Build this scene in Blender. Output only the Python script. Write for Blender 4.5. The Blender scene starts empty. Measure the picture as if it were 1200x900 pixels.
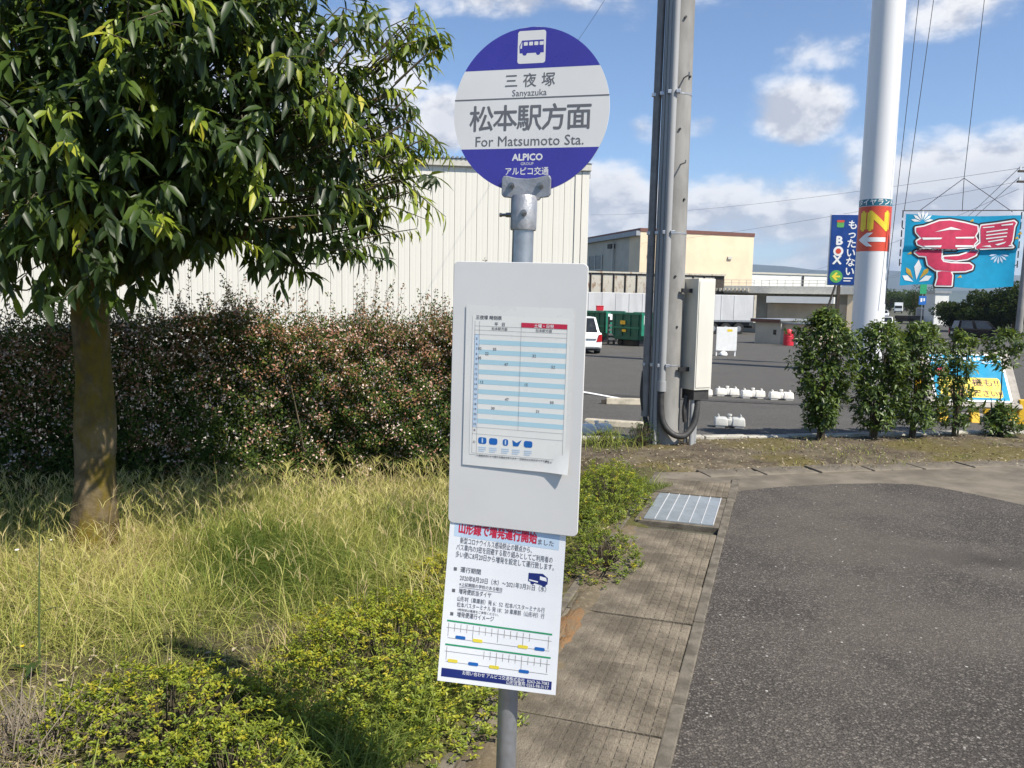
import bpy, bmesh, math, random
import numpy as np
from mathutils import Matrix, Vector

random.seed(7)
rng = np.random.default_rng(11)
R = math.radians
S = bpy.context.scene
COL = S.collection

# ------------------------------------------------------------------ camera
F_PX, PITCH, ROLL, EYE = 934.0, math.atan(100 / 934), R(1.1), 1.75
R0 = Vector((1, 0, 0)); FW = Vector((0, math.cos(PITCH), -math.sin(PITCH))); U0 = Vector((0, math.sin(PITCH), math.cos(PITCH)))
CR = R0 * math.cos(ROLL) + U0 * math.sin(ROLL); CU = U0 * math.cos(ROLL) - R0 * math.sin(ROLL)
cam_d = bpy.data.cameras.new('camera'); cam = bpy.data.objects.new('camera', cam_d); COL.objects.link(cam)
cam_d.sensor_width = 36.0; cam_d.lens = F_PX / 1200 * 36; cam_d.clip_start = 0.05; cam_d.clip_end = 30000
cam.matrix_world = Matrix(((CR.x, CU.x, -FW.x, 0), (CR.y, CU.y, -FW.y, 0), (CR.z, CU.z, -FW.z, EYE), (0, 0, 0, 1)))
S.camera = cam

def ray(px, py):
    return CR * ((px - 600) / F_PX) + CU * ((450 - py) / F_PX) + FW
def at(px, py, Y):
    """a point of the place, Y metres away, read off the photograph's 1200 x 900 grid"""
    d = ray(px, py); return Vector((0, 0, EYE)) + d * (Y / d.y)
_prof = ([-200, 11, 32, 68, 120, 255, 1000, 20000], [0, 0, -.41, -1.0, -.95, -.4, 0, 0])
def gz(y):
    return float(np.interp(y, *_prof))

# ------------------------------------------------------------------ sky, sun, exposure
SUN_EL, SUN_H = R(49), Vector((.76, -.65, 0)).normalized()      # towards the sun
SUN = Vector((SUN_H.x * math.cos(SUN_EL), SUN_H.y * math.cos(SUN_EL), math.sin(SUN_EL)))
W = bpy.data.worlds.new('World'); S.world = W; W.use_nodes = True
nt = W.node_tree; nt.nodes.clear()
def nn(nt, typ, **kw):
    n = nt.nodes.new(typ)
    for k, v in kw.items():
        if k.startswith('i_'):
            key = k[2:]
            n.inputs[int(key) if key.isdigit() else key.replace('_', ' ')].default_value = v
        else: setattr(n, k, v)
    return n
def lk(nt, a, b): nt.links.new(a, b)
def vm(nt, op, a, b=None):
    n = nn(nt, 'ShaderNodeVectorMath', operation=op)
    for i, v in enumerate((a, b)):
        if v is None: continue
        if hasattr(v, 'is_linked'): lk(nt, v, n.inputs[i])
        else: n.inputs[i].default_value = v
    return n.outputs['Value'] if op in ('LENGTH', 'DOT_PRODUCT') else n.outputs[0]
def ma(nt, op, a, b=0.0, c=None, clamp=False):
    n = nn(nt, 'ShaderNodeMath', operation=op, use_clamp=clamp)
    for i, v in enumerate((a, b, c)):
        if v is None: continue
        if hasattr(v, 'is_linked'): lk(nt, v, n.inputs[i])
        else: n.inputs[i].default_value = v
    return n.outputs[0]
def mrange(nt, v, a, b, c, d, kind='SMOOTHSTEP'):
    n = nn(nt, 'ShaderNodeMapRange', interpolation_type=kind)
    lk(nt, v, n.inputs['Value'])
    for k, x in zip(('From Min', 'From Max', 'To Min', 'To Max'), (a, b, c, d)): n.inputs[k].default_value = x
    return n.outputs[0]
def mixc(nt, f, a, b):
    n = nn(nt, 'ShaderNodeMix', data_type='RGBA')
    for s, v in ((n.inputs[0], f), (n.inputs[6], a), (n.inputs[7], b)):
        if hasattr(v, 'is_linked'): lk(nt, v, s)
        else: s.default_value = v if isinstance(v, float) else (*v, 1) if len(v) == 3 else v
    return n.outputs[2]
def noise(nt, vec, scale, detail=4, rough=.55, dist=0):
    n = nn(nt, 'ShaderNodeTexNoise'); lk(nt, vec, n.inputs['Vector'])
    n.inputs['Scale'].default_value = scale; n.inputs['Detail'].default_value = detail
    n.inputs['Roughness'].default_value = rough; n.inputs['Distortion'].default_value = dist
    return n.outputs[0]

SKY_STRENGTH = .088
sky = nn(nt, 'ShaderNodeTexSky', sky_type='NISHITA', sun_disc=False)
sky.sun_elevation = SUN_EL; sky.sun_rotation = math.atan2(SUN_H.x, SUN_H.y)
sky.air_density = 1.0; sky.dust_density = .25; sky.ozone_density = 2.6; sky.altitude = 600
gd = nn(nt, 'ShaderNodeTexCoord').outputs['Generated']
flat = vm(nt, 'MULTIPLY', gd, (1, 1, 1.7))
cl = noise(nt, flat, 5.6, 10, .60, .12)
cl_up = noise(nt, vm(nt, 'ADD', flat, (SUN.x * .016, SUN.y * .016, .035)), 5.6, 10, .60, .12)
blobs = None
for (bx, by, rx, ry, wt) in ((940, 132, 62, 36, .30), (975, 56, 70, 24, .17), (758, 152, 34, 24, .27), (822, 148, 30, 22, .22), (705, 235, 75, 62, .36),
                             (880, 250, 190, 66, .34), (1110, 215, 150, 80, .34), (1130, 2, 95, 36, .24), (524, 140, 34, 42, .36), (600, -2, 90, 30, .28),
                             (1120, 130, 30, 18, .16), (960, 300, 300, 42, .24), (300, 120, 200, 120, .25)):
    c = ray(bx, by).normalized()
    dv = vm(nt, 'MULTIPLY', vm(nt, 'SUBTRACT', gd, tuple(c)), (F_PX / rx, F_PX / rx, F_PX / ry))
    b = mrange(nt, vm(nt, 'LENGTH', dv), 1.35, .15, 0, wt)
    blobs = b if blobs is None else ma(nt, 'MAXIMUM', blobs, b)
zc = nn(nt, 'ShaderNodeSeparateXYZ'); lk(nt, gd, zc.inputs[0])
low = mrange(nt, zc.outputs[2], .6, .0, .05, .07)
dens0 = ma(nt, 'ADD', ma(nt, 'ADD', cl, blobs), low)
dens = mrange(nt, dens0, .625, .85, 0, 1)
shade = mrange(nt, ma(nt, 'SUBTRACT', cl, cl_up), -.075, .075, 0, 1)
core = mrange(nt, dens0, .76, 1.0, 0, .50, 'LINEAR')
lit = ma(nt, 'SUBTRACT', shade, core, clamp=True)
ccol = mixc(nt, lit, (3.8, 3.95, 4.45), (7.5, 7.35, 7.2))
skyc = mixc(nt, ma(nt, 'MULTIPLY', dens, .93), vm(nt, 'MULTIPLY', sky.outputs[0], (.88, .965, 1.06)), ccol)
bg = nn(nt, 'ShaderNodeBackground', i_Strength=SKY_STRENGTH); lk(nt, skyc, bg.inputs[0])
lk(nt, bg.outputs[0], nn(nt, 'ShaderNodeOutputWorld').inputs[0])

sun_d = bpy.data.lights.new('sun', 'SUN'); sun_d.energy = 4.4; sun_d.angle = R(.53); sun_d.color = (1, .93, .82)
sun = bpy.data.objects.new('sun', sun_d); COL.objects.link(sun); sun.location = SUN * 60
sun.rotation_euler = (-SUN).to_track_quat('-Z', 'Y').to_euler()
S.view_settings.view_transform = 'Standard'; S.view_settings.look = 'None'
S.view_settings.gamma = 1; S.view_settings.use_curve_mapping = False
S.view_settings.exposure = .80
S.cycles.max_bounces = 6; S.cycles.diffuse_bounces = 3; S.cycles.glossy_bounces = 2; S.cycles.transmission_bounces = 4; S.cycles.volume_bounces = 0; S.cycles.transparent_max_bounces = 4

# ------------------------------------------------------------------ helpers: materials
M = {}
def pr(m):
    return next(n for n in m.node_tree.nodes if n.type == 'BSDF_PRINCIPLED')
def mat(name, col, rough=.6, metal=0., var=.12, vs=6., bump=0., bs=60., spec=.5, col2=None, detail=5, stretch=(1, 1, 1), thr=(.35, .65), trans=0.):
    m = bpy.data.materials.new(name); m.use_nodes = True; t = m.node_tree; p = pr(m)
    tc = nn(t, 'ShaderNodeTexCoord').outputs['Object']
    v = vm(t, 'MULTIPLY', tc, stretch)
    f = mrange(t, noise(t, v, vs, detail, .6), thr[0], thr[1], 0, 1)
    a = tuple(c * (1 - var) for c in col); b = col2 if col2 else tuple(min(1, c * (1 + var)) for c in col)
    lk(t, mixc(t, f, a, b), p.inputs['Base Color'])
    p.inputs['Metallic'].default_value = metal; p.inputs['Specular IOR Level'].default_value = spec
    lk(t, mrange(t, noise(t, v, vs * 3, 3), .3, .7, max(0, rough - .08), min(1, rough + .08)), p.inputs['Roughness'])
    if bump:
        bn = nn(t, 'ShaderNodeBump', i_Strength=bump, i_Distance=.01); lk(t, noise(t, tc, bs, 4), bn.inputs['Height']); lk(t, bn.outputs[0], p.inputs['Normal'])
    if trans:
        o = next(n for n in t.nodes if n.type == 'OUTPUT_MATERIAL'); tr = nn(t, 'ShaderNodeBsdfTranslucent')
        lk(t, mixc(t, f, a, b), tr.inputs[0]); mx = nn(t, 'ShaderNodeMixShader', i_0=trans); lk(t, p.outputs[0], mx.inputs[1]); lk(t, tr.outputs[0], mx.inputs[2]); lk(t, mx.outputs[0], o.inputs[0])
    M[name] = m; return m
def leafmat(name, stops, rough=.4, trans=.3, spec=.5):
    """leaf colour from the 'tint' attribute each leaf carries (its own pigment)"""
    m = bpy.data.materials.new(name); m.use_nodes = True; t = m.node_tree; p = pr(m)
    at_ = nn(t, 'ShaderNodeAttribute', attribute_name='tint')
    r = nn(t, 'ShaderNodeValToRGB'); e = r.color_ramp.elements
    while len(e) < len(stops): e.new(.5)
    for i, (ps, c) in enumerate(stops): e[i].position = ps; e[i].color = (*c, 1)
    lk(t, at_.outputs['Fac'], r.inputs[0]); lk(t, r.outputs[0], p.inputs['Base Color'])
    p.inputs['Roughness'].default_value = rough; p.inputs['Specular IOR Level'].default_value = spec
    o = next(n for n in t.nodes if n.type == 'OUTPUT_MATERIAL'); tr = nn(t, 'ShaderNodeBsdfTranslucent')
    lk(t, mixc(t, .25, r.outputs[0], (.5, .6, .05)), tr.inputs[0])
    mx = nn(t, 'ShaderNodeMixShader', i_0=trans); lk(t, p.outputs[0], mx.inputs[1]); lk(t, tr.outputs[0], mx.inputs[2]); lk(t, mx.outputs[0], o.inputs[0])
    M[name] = m; return m

# plain surfaces
mat('galv', (.40, .41, .43), .38, .75, .1, 12, .05, 90)
mat('cast', (.36, .36, .37), .48, .6, .15, 20, .15, 120)
mat('bolt', (.25, .25, .25), .4, .9)
mat('sign_blue', (.045, .04, .30), .32, var=.05)
mat('sign_white', (.70, .69, .67), .4, var=.03, vs=3)
mat('board', (.66, .65, .63), .4, var=.03, vs=3)
mat('ink', (.13, .13, .14), .5, var=.05)
mat('black', (.015, .015, .017), .5, var=.1)
mat('white', (.78, .78, .76), .5, var=.04)
mat('paper', (.76, .75, .71), .3, var=.03, vs=4)
mat('poster', (.80, .81, .83), .32, var=.02, vs=4)
mat('lamina', (.70, .69, .66), .3, var=.03, vs=5)
mat('cyan_stripe', (.40, .60, .68), .4, var=.02)
mat('red_print', (.52, .02, .06), .45, var=.05)
mat('green_print', (.02, .30, .13), .45, var=.05)
mat('yellow_print', (.75, .62, .06), .5, var=.05)
mat('blue_print', (.01, .12, .42), .45, var=.05)
mat('navy_print', (.012, .025, .16), .4, var=.05)
mat('pale_blue', (.50, .62, .75), .45, var=.05)
mat('concrete_pole', (.245, .238, .225), .8, var=.16, vs=4, bump=.18, bs=80, stretch=(1, 1, .35), spec=.3)
mat('pvc', (.30, .305, .31), .6, var=.08, vs=5, stretch=(1, 1, .1))
mat('pvc_dark', (.19, .18, .175), .5, var=.15)
mat('rubber', (.035, .034, .033), .6, var=.25, vs=15)
mat('cabinet', (.62, .60, .53), .55, var=.06, vs=4, stretch=(1, 1, .25))
mat('wood_trunk', (.10, .075, .035), .9, var=.3, vs=9, bump=.6, bs=45)
mat('twig', (.075, .06, .035), .85, var=.25)
mat('dry_twig', (.20, .165, .12), .9, var=.25)
mat('cream_panel', (.67, .645, .57), .5, var=.04, vs=1.2, stretch=(1, 1, .15))
mat('cream_seam', (.50, .48, .425), .6, var=.08)
mat('roof_metal', (.30, .31, .32), .5, .3, .1, 2)
mat('trim', (.50, .48, .42), .55, var=.08)
mat('cream_wall', (.71, .575, .40), .75, var=.05, vs=.6)
mat('grey_wall', (.46, .43, .36), .75, var=.07, vs=.6)
mat('maroon', (.14, .055, .04), .6)
mat('window_glass', (.018, .02, .022), .16, var=.2, vs=2, spec=.5)
mat('white_wall', (.70, .70, .66), .7, var=.06, vs=.4)
mat('low_wall', (.33, .30, .235), .8, var=.12, vs=.8)
mat('sand_wall', (.56, .47, .36), .8, var=.08, vs=.8)
mat('trailer', (.50, .505, .51), .5, var=.08, vs=1.2, stretch=(1, 1, .3))
mat('rust_panel', (.52, .49, .41), .75, var=.12, vs=2.6, col2=(.22, .12, .06), thr=(.5, .72), stretch=(1, 1, .5))
mat('dark_steel', (.055, .045, .035), .7, .2, .25)
mat('skip_green', (.008, .16, .095), .5, var=.14, vs=2)
mat('skip_dark', (.006, .085, .055), .55, var=.18, vs=2)
mat('car_white', (.78, .78, .77), .22, var=.02, spec=.6)
mat('car_black', (.003, .003, .004), .5, var=.1, spec=.06)
mat('car_grey', (.32, .33, .35), .3, .3, .05)
mat('tyre', (.018, .018, .018), .85)
mat('rim', (.35, .35, .36), .35, .7)
mat('tail_red', (.42, .01, .015), .2, var=.1)
mat('lamp_clear', (.6, .62, .65), .15, var=.05)
mat('drum_red', (.55, .02, .04), .45, var=.08)
mat('tank_white', (.78, .75, .68), .55, var=.07, vs=9)
mat('tank_clear', (.60, .60, .57), .4, var=.08, vs=9, trans=.15)
mat('pylon', (.70, .70, .70), .42, var=.04, vs=1.5, stretch=(1, 1, .12))
mat('pylon_red', (.60, .065, .03), .45, var=.05)
mat('pylon_teal', (.02, .14, .20), .45, var=.05)
mat('sun_yellow', (.80, .58, .03), .5, var=.05)
mat('billboard_blue', (.006, .045, .22), .4, var=.08, vs=2)
mat('lime', (.10, .36, .09), .45, var=.08)
mat('banner_cyan', (.0, .33, .56), .7, var=.07, vs=3, trans=.2)
mat('banner_pink', (.60, .035, .10), .7, var=.12, vs=4, trans=.15)
mat('banner_gold', (.62, .38, .04), .7, trans=.15)
mat('banner_teal', (.0, .22, .26), .7, trans=.15)
mat('leg_yellow', (.70, .42, .015), .5, var=.12, vs=6)
mat('frame_grey', (.33, .30, .26), .75, var=.18, vs=7)
mat('wire', (.03, .03, .035), .6)
mat('plate_steel', (.30, .335, .355), .42, .35, .1, 6, .1, 80)
mat('slab', (.165, .14, .105), .94, var=.36, vs=3.2, bump=.7, bs=110, spec=.15, detail=10)
mat('edging', (.135, .118, .092), .94, var=.3, vs=8, bump=.4, bs=90, spec=.2)
mat('kerb', (.38, .36, .31), .9, var=.22, vs=6, bump=.3, bs=60, spec=.2)
mat('apron', (.160, .138, .107), .92, var=.24, vs=2.2, bump=.3, bs=120, spec=.2, detail=9)
mat('wheelstop', (.42, .38, .30), .9, var=.18, vs=8, bump=.3, spec=.2)
mat('line_paint', (.74, .74, .71), .7, var=.08, vs=12)
mat('clay', (.27, .15, .07), .97, var=.2, vs=7, bump=.8, bs=70, spec=.05, col2=(.165, .125, .08), detail=9)
mat('stone', (.22, .21, .20), .9, var=.2, vs=12, bump=.4)
mat('hill', (.045, .06, .04), .95, var=.3, vs=.002, spec=0)
mat('terrain', (.10, .10, .075), .95, var=.3, vs=.05, spec=.1)
mat('petal_white', (.78, .76, .70), .6)
mat('petal_yellow', (.75, .50, .01), .6)
mat('stem_green', (.07, .10, .03), .6)

def asphalt(name, base, gscale, light, tone, dark_band=False):
    m = bpy.data.materials.new(name); m.use_nodes = True; t = m.node_tree; p = pr(m)
    tc = nn(t, 'ShaderNodeTexCoord').outputs['Object']
    vo = nn(t, 'ShaderNodeTexVoronoi', i_Scale=gscale); lk(t, tc, vo.inputs['Vector'])
    sp = nn(t, 'ShaderNodeSeparateColor'); lk(t, vo.outputs['Color'], sp.inputs[0])
    rock = mrange(t, sp.outputs[0], .15, 1, 0, 1, 'LINEAR')
    big = mrange(t, noise(t, tc, 1.1, 6, .6), .3, .7, 0, 1)
    c0 = mixc(t, big, tuple(c * (1 - tone) for c in base), tuple(c * (1 + tone) for c in base))
    c1 = mixc(t, ma(t, 'MULTIPLY', ma(t, 'POWER', rock, 3.0), .85), c0, light)
    edge = mrange(t, vo.outputs['Distance'], .35, .75, 0, .7)
    c2 = mixc(t, edge, c1, tuple(c * .28 for c in base))
    spk = nn(t, 'ShaderNodeTexVoronoi', i_Scale=gscale * .42); lk(t, tc, spk.inputs['Vector'])
    ss = nn(t, 'ShaderNodeSeparateColor'); lk(t, spk.outputs['Color'], ss.inputs[0])
    hit = ma(t, 'MULTIPLY', mrange(t, ss.outputs[1], .975, .99, 0, 1), mrange(t, spk.outputs['Distance'], .3, .2, 0, 1))
    if dark_band:                                              # a soft dark band across the road
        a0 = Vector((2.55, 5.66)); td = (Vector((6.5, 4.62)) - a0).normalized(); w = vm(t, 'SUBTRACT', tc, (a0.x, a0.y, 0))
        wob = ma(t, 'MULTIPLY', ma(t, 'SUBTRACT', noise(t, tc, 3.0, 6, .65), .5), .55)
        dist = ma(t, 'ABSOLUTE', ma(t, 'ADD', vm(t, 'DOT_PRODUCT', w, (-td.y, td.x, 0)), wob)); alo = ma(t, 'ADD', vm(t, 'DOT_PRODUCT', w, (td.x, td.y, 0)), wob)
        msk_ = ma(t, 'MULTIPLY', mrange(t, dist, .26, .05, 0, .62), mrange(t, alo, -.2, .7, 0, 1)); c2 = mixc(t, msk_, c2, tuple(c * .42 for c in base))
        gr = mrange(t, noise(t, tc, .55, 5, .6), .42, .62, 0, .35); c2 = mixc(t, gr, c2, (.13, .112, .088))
    lk(t, mixc(t, hit, c2, (.42, .40, .36)), p.inputs['Base Color'])
    p.inputs['Roughness'].default_value = .88; p.inputs['Specular IOR Level'].default_value = .3
    bn = nn(t, 'ShaderNodeBump', i_Strength=.9, i_Distance=.004); lk(t, ma(t, 'ADD', ma(t, 'MULTIPLY', vo.outputs['Distance'], -1.0), noise(t, tc, gscale * 2, 2)), bn.inputs['Height']); lk(t, bn.outputs[0], p.inputs['Normal'])
    M[name] = m; return m
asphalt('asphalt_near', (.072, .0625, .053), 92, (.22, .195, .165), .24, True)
asphalt('asphalt_lot', (.102, .096, .086), 90, (.15, .145, .13), .10)

def soil(name, cols, scale, bump=.8):
    m = bpy.data.materials.new(name); m.use_nodes = True; t = m.node_tree; p = pr(m)
    tc = nn(t, 'ShaderNodeTexCoord').outputs['Object']
    a = mrange(t, noise(t, tc, scale, 9, .65), .38, .62, 0, 1); b = mrange(t, noise(t, vm(t, 'ADD', tc, (7, 3, 1)), scale * .35, 7, .6), .46, .6, 0, 1)
    c = mrange(t, noise(t, vm(t, 'ADD', tc, (1, 9, 4)), scale * 6, 4), .55, .72, 0, 1)
    lk(t, mixc(t, ma(t, 'MULTIPLY', c, .7), mixc(t, b, mixc(t, a, cols[0], cols[1]), cols[2]), cols[3]), p.inputs['Base Color'])
    p.inputs['Roughness'].default_value = .97; p.inputs['Specular IOR Level'].default_value = .1
    bn = nn(t, 'ShaderNodeBump', i_Strength=bump, i_Distance=.03); lk(t, noise(t, tc, scale * 5, 8, .7), bn.inputs['Height']); lk(t, bn.outputs[0], p.inputs['Normal'])
    M[name] = m; return m
soil('soil_bed', ((.075, .06, .038), (.12, .10, .06), (.085, .085, .03), (.20, .17, .11)), 3.0)
soil('soil_verge', ((.085, .068, .05), (.15, .125, .085), (.12, .10, .04), (.27, .23, .16)), 2.4)

def bark():
    m = mat('bark', (.115, .088, .052), .92, var=.4, vs=7, bump=.7, bs=30, spec=.15); t = m.node_tree; p = pr(m)
    tc = nn(t, 'ShaderNodeTexCoord').outputs['Object']
    prev = p.inputs['Base Color'].links[0].from_socket
    f = mrange(t, noise(t, vm(t, 'MULTIPLY', tc, (1, 1, .45)), 4.5, 8, .68), .42, .60, 0, .9)
    lk(t, mixc(t, f, prev, (.135, .098, .012)), p.inputs['Base Color'])       # mustard lichen
bark()

leafmat('leaf_tree', ((0, (.014, .030, .008)), (.5, (.040, .074, .015)), (.72, (.095, .15, .018)), (.9, (.27, .33, .03)), (1, (.46, .42, .05))), .42, .34, .38)
leafmat('leaf_hedge', ((0, (.018, .034, .009)), (.4, (.05, .09, .018)), (.58, (.12, .155, .028)), (.68, (.20, .11, .045)), (.86, (.42, .21, .15)), (1, (.82, .70, .62))), .6, .25, .15)
leafmat('leaf_bush', ((0, (.025, .048, .012)), (.5, (.06, .10, .022)), (.85, (.13, .19, .035)), (1, (.25, .27, .05))), .42, .22, .4)
leafmat('leaf_mound', ((0, (.04, .065, .014)), (.45, (.13, .18, .022)), (.8, (.30, .33, .03)), (.93, (.42, .36, .03)), (1, (.16, .11, .05))), .45, .25, .35)
leafmat('grass_tint', ((0, (.09, .14, .025)), (.28, (.27, .31, .065)), (.6, (.50, .47, .14)), (.85, (.62, .52, .26)), (1, (.50, .35, .22))), .6, .32, .2)
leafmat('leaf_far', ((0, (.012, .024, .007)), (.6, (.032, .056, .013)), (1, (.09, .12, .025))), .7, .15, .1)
leafmat('litter_tint', ((0, (.10, .065, .035)), (.5, (.25, .19, .12)), (1, (.44, .38, .28))), .8, .05, .2)

# ------------------------------------------------------------------ helpers: meshes
class MB:
    def __init__(s): s.v = []; s.f = []
    def add(s, vs, fs):
        o = len(s.v); s.v += [tuple(v) for v in vs]; s.f += [tuple(i + o for i in f) for f in fs]; return s
    def box(s, x0, x1, y0, y1, z0, z1, X=None):
        vs = [Vector((x, y, z)) for z in (z0, z1) for y in (y0, y1) for x in (x0, x1)]
        if X: vs = [X @ v for v in vs]
        return s.add(vs, ((0, 2, 3, 1), (4, 5, 7, 6), (0, 1, 5, 4), (2, 6, 7, 3), (0, 4, 6, 2), (1, 3, 7, 5)))
    def frus(s, a, z0, b, z1):
        (x0, x1, y0, y1), (p0, p1, q0, q1) = a, b
        vs = [(x0, y0, z0), (x1, y0, z0), (x0, y1, z0), (x1, y1, z0), (p0, q0, z1), (p1, q0, z1), (p0, q1, z1), (p1, q1, z1)]
        return s.add(vs, ((0, 2, 3, 1), (4, 5, 7, 6), (0, 1, 5, 4), (2, 6, 7, 3), (0, 4, 6, 2), (1, 3, 7, 5)))
    def tube(s, pts, rad, n=10, cap=True):
        pts = [Vector(p) for p in pts]; k = len(pts)
        rad = [rad] * k if isinstance(rad, (int, float)) else rad
        vs = []; ref = None
        for i, p in enumerate(pts):
            d = (pts[min(i + 1, k - 1)] - pts[max(i - 1, 0)]).normalized()
            if ref is None: ref = Vector((1, 0, 0)) if abs(d.x) < .8 else Vector((0, 1, 0))
            a = (ref - d * ref.dot(d)).normalized(); b = d.cross(a); ref = a
            vs += [p + (a * math.cos(t) + b * math.sin(t)) * rad[i] for t in (2 * math.pi * j / n for j in range(n))]
        fs = [(i * n + j, i * n + (j + 1) % n, (i + 1) * n + (j + 1) % n, (i + 1) * n + j) for i in range(k - 1) for j in range(n)]
        if cap: fs += [tuple(range(n - 1, -1, -1)), tuple((k - 1) * n + j for j in range(n))]
        return s.add(vs, fs)
    def prism(s, poly, y0, y1, X=None):
        """poly of (x, z), extruded along y"""
        n = len(poly); vs = [Vector((x, y0, z)) for x, z in poly] + [Vector((x, y1, z)) for x, z in poly]
        if X: vs = [X @ v for v in vs]
        return s.add(vs, [tuple(range(n)), tuple(range(2 * n - 1, n - 1, -1))] + [(i, i + n, (i + 1) % n + n, (i + 1) % n) for i in range(n)])
    def quad(s, x0, x1, z0, z1, y):                      # faces -y
        return s.add(((x0, y, z0), (x1, y, z0), (x1, y, z1), (x0, y, z1)), ((0, 1, 2, 3),))
    def flat(s, poly, y): return s.add([(x, y, z) for x, z in poly], (tuple(range(len(poly))),))
    def text(s, body, size, x, z, y, bold=0., align='c', sx=1., X=None):
        vs, fs = glyphs(body)
        if not len(vs): return s
        if bold:
            for i, (ox, oz) in enumerate(((-1, 0), (1, 0), (0, 1), (0, -1))): s.text(body, size, x + ox * bold * size * .8, z + oz * bold * size * .8, y - i * max(2e-5, size * .0006), 0, align, sx, X)
            return s
        xs = [v[0] for v in vs]; w = max(xs) - min(xs); o = min(xs) + {'l': 0, 'c': w / 2, 'r': w}[align]
        out = [Vector((x + (v[0] - o) * size * sx, y, z + v[1] * size)) for v in vs]
        if X: out = [X @ v for v in out]
        return s.add(out, fs)
    def mesh(s, name, smooth=False, bevel=0., seg=2, merge=True):
        me = bpy.data.meshes.new(name); me.from_pydata(s.v, [], s.f)
        if bevel:
            bm = bmesh.new(); bm.from_mesh(me)
            bmesh.ops.remove_doubles(bm, verts=bm.verts, dist=1e-5)
            es = [e for e in bm.edges if len(e.link_faces) == 2 and e.calc_face_angle(0) > .5]
            bmesh.ops.bevel(bm, geom=es, offset=bevel, segments=seg, profile=.5, affect='EDGES', clamp_overlap=True)
            bm.to_mesh(me); bm.free()
        if smooth:
            me.polygons.foreach_set('use_smooth', [True] * len(me.polygons))
            me.set_sharp_from_angle(angle=R(40))
        me.validate(); return me
    def build(s, name, m, parent=None, smooth=False, bevel=0., seg=2, X=None):
        return link(name, s.mesh(name, smooth, bevel, seg), m, parent, X)
def link(name, me, m, parent=None, X=None):
    if m is not None and not len(me.materials): me.materials.append(M[m] if isinstance(m, str) else m)
    o = bpy.data.objects.new(name, me); COL.objects.link(o)
    if parent: o.parent = parent
    if X is not None: o.matrix_local = X
    return o
def tag(o, label=None, cat=None, group=None, kind=None):
    for k, v in (('label', label), ('category', cat), ('group', group), ('kind', kind)):
        if v: o[k] = v
    return o
def thing(name, loc, rz, label, cat, group=None, X=None):
    o = bpy.data.objects.new(name, None); COL.objects.link(o); o.empty_display_size = .2
    if X is not None: o.matrix_world = X
    else: o.location = loc; o.rotation_euler = (0, 0, rz)
    return tag(o, label, cat, group)
_gl = {}; _ts = bpy.data.scenes.new('glyph_room')
def glyphs(body):
    k = body
    if k not in _gl:
        c = bpy.data.curves.new('g', 'FONT'); c.body = body; c.resolution_u = 2
        o = bpy.data.objects.new('g', c); _ts.collection.objects.link(o); vl = _ts.view_layers[0]; vl.update()
        me = bpy.data.meshes.new_from_object(o.evaluated_get(vl.depsgraph), depsgraph=vl.depsgraph)
        _gl[k] = ([tuple(v.co) for v in me.vertices], [tuple(p.vertices) for p in me.polygons])
        bpy.data.objects.remove(o); bpy.data.curves.remove(c); bpy.data.meshes.remove(me)
    return _gl[k]

def sheet(name, poly, z, m, parent=None, prof=False):
    """a sheet on the ground; prof=True drapes it over the terrain's profile"""
    bm = bmesh.new(); bm.faces.new([bm.verts.new((x, y, 0)) for x, y in poly])
    if prof:
        for yy in _prof[0][1:-1] + [400, 600]:
            g = bm.verts[:] + bm.edges[:] + bm.faces[:]
            bmesh.ops.bisect_plane(bm, geom=g, plane_co=(0, yy, 0), plane_no=(0, 1, 0))
        for v in bm.verts: v.co.z = gz(v.co.y) + z
    else:
        for v in bm.verts: v.co.z = z
    bmesh.ops.recalc_face_normals(bm, faces=bm.faces)
    if sum(f.normal.z for f in bm.faces) < 0: bmesh.ops.reverse_faces(bm, faces=bm.faces)
    me = bpy.data.meshes.new(name); bm.to_mesh(me); bm.free()
    return link(name, me, m, parent)

def np_mesh(name, V, quads=None, tris=None, tint=None, smooth=False):
    """mesh from arrays; tint = one value per vertex"""
    me = bpy.data.meshes.new(name); V = np.asarray(V, dtype=np.float32).reshape(-1, 3)
    q = np.zeros((0, 4), int) if quads is None else np.asarray(quads); t = np.zeros((0, 3), int) if tris is None else np.asarray(tris)
    me.vertices.add(len(V)); me.vertices.foreach_set('co', V.ravel())
    lp = np.concatenate([q.ravel(), t.ravel()]).astype(np.int32); me.loops.add(len(lp)); me.loops.foreach_set('vertex_index', lp)
    me.polygons.add(len(q) + len(t))
    st = np.concatenate([np.arange(len(q)) * 4, len(q) * 4 + np.arange(len(t)) * 3]).astype(np.int32)
    me.polygons.foreach_set('loop_start', st)
    me.update(calc_edges=True)
    if smooth: me.polygons.foreach_set('use_smooth', np.ones(len(q) + len(t), bool))
    if tint is not None:
        a = me.attributes.new('tint', 'FLOAT', 'POINT'); a.data.foreach_set('value', np.asarray(tint, dtype=np.float32))
    return me
def unit(v): return v / np.maximum(np.linalg.norm(v, axis=-1, keepdims=True), 1e-9)

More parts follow.
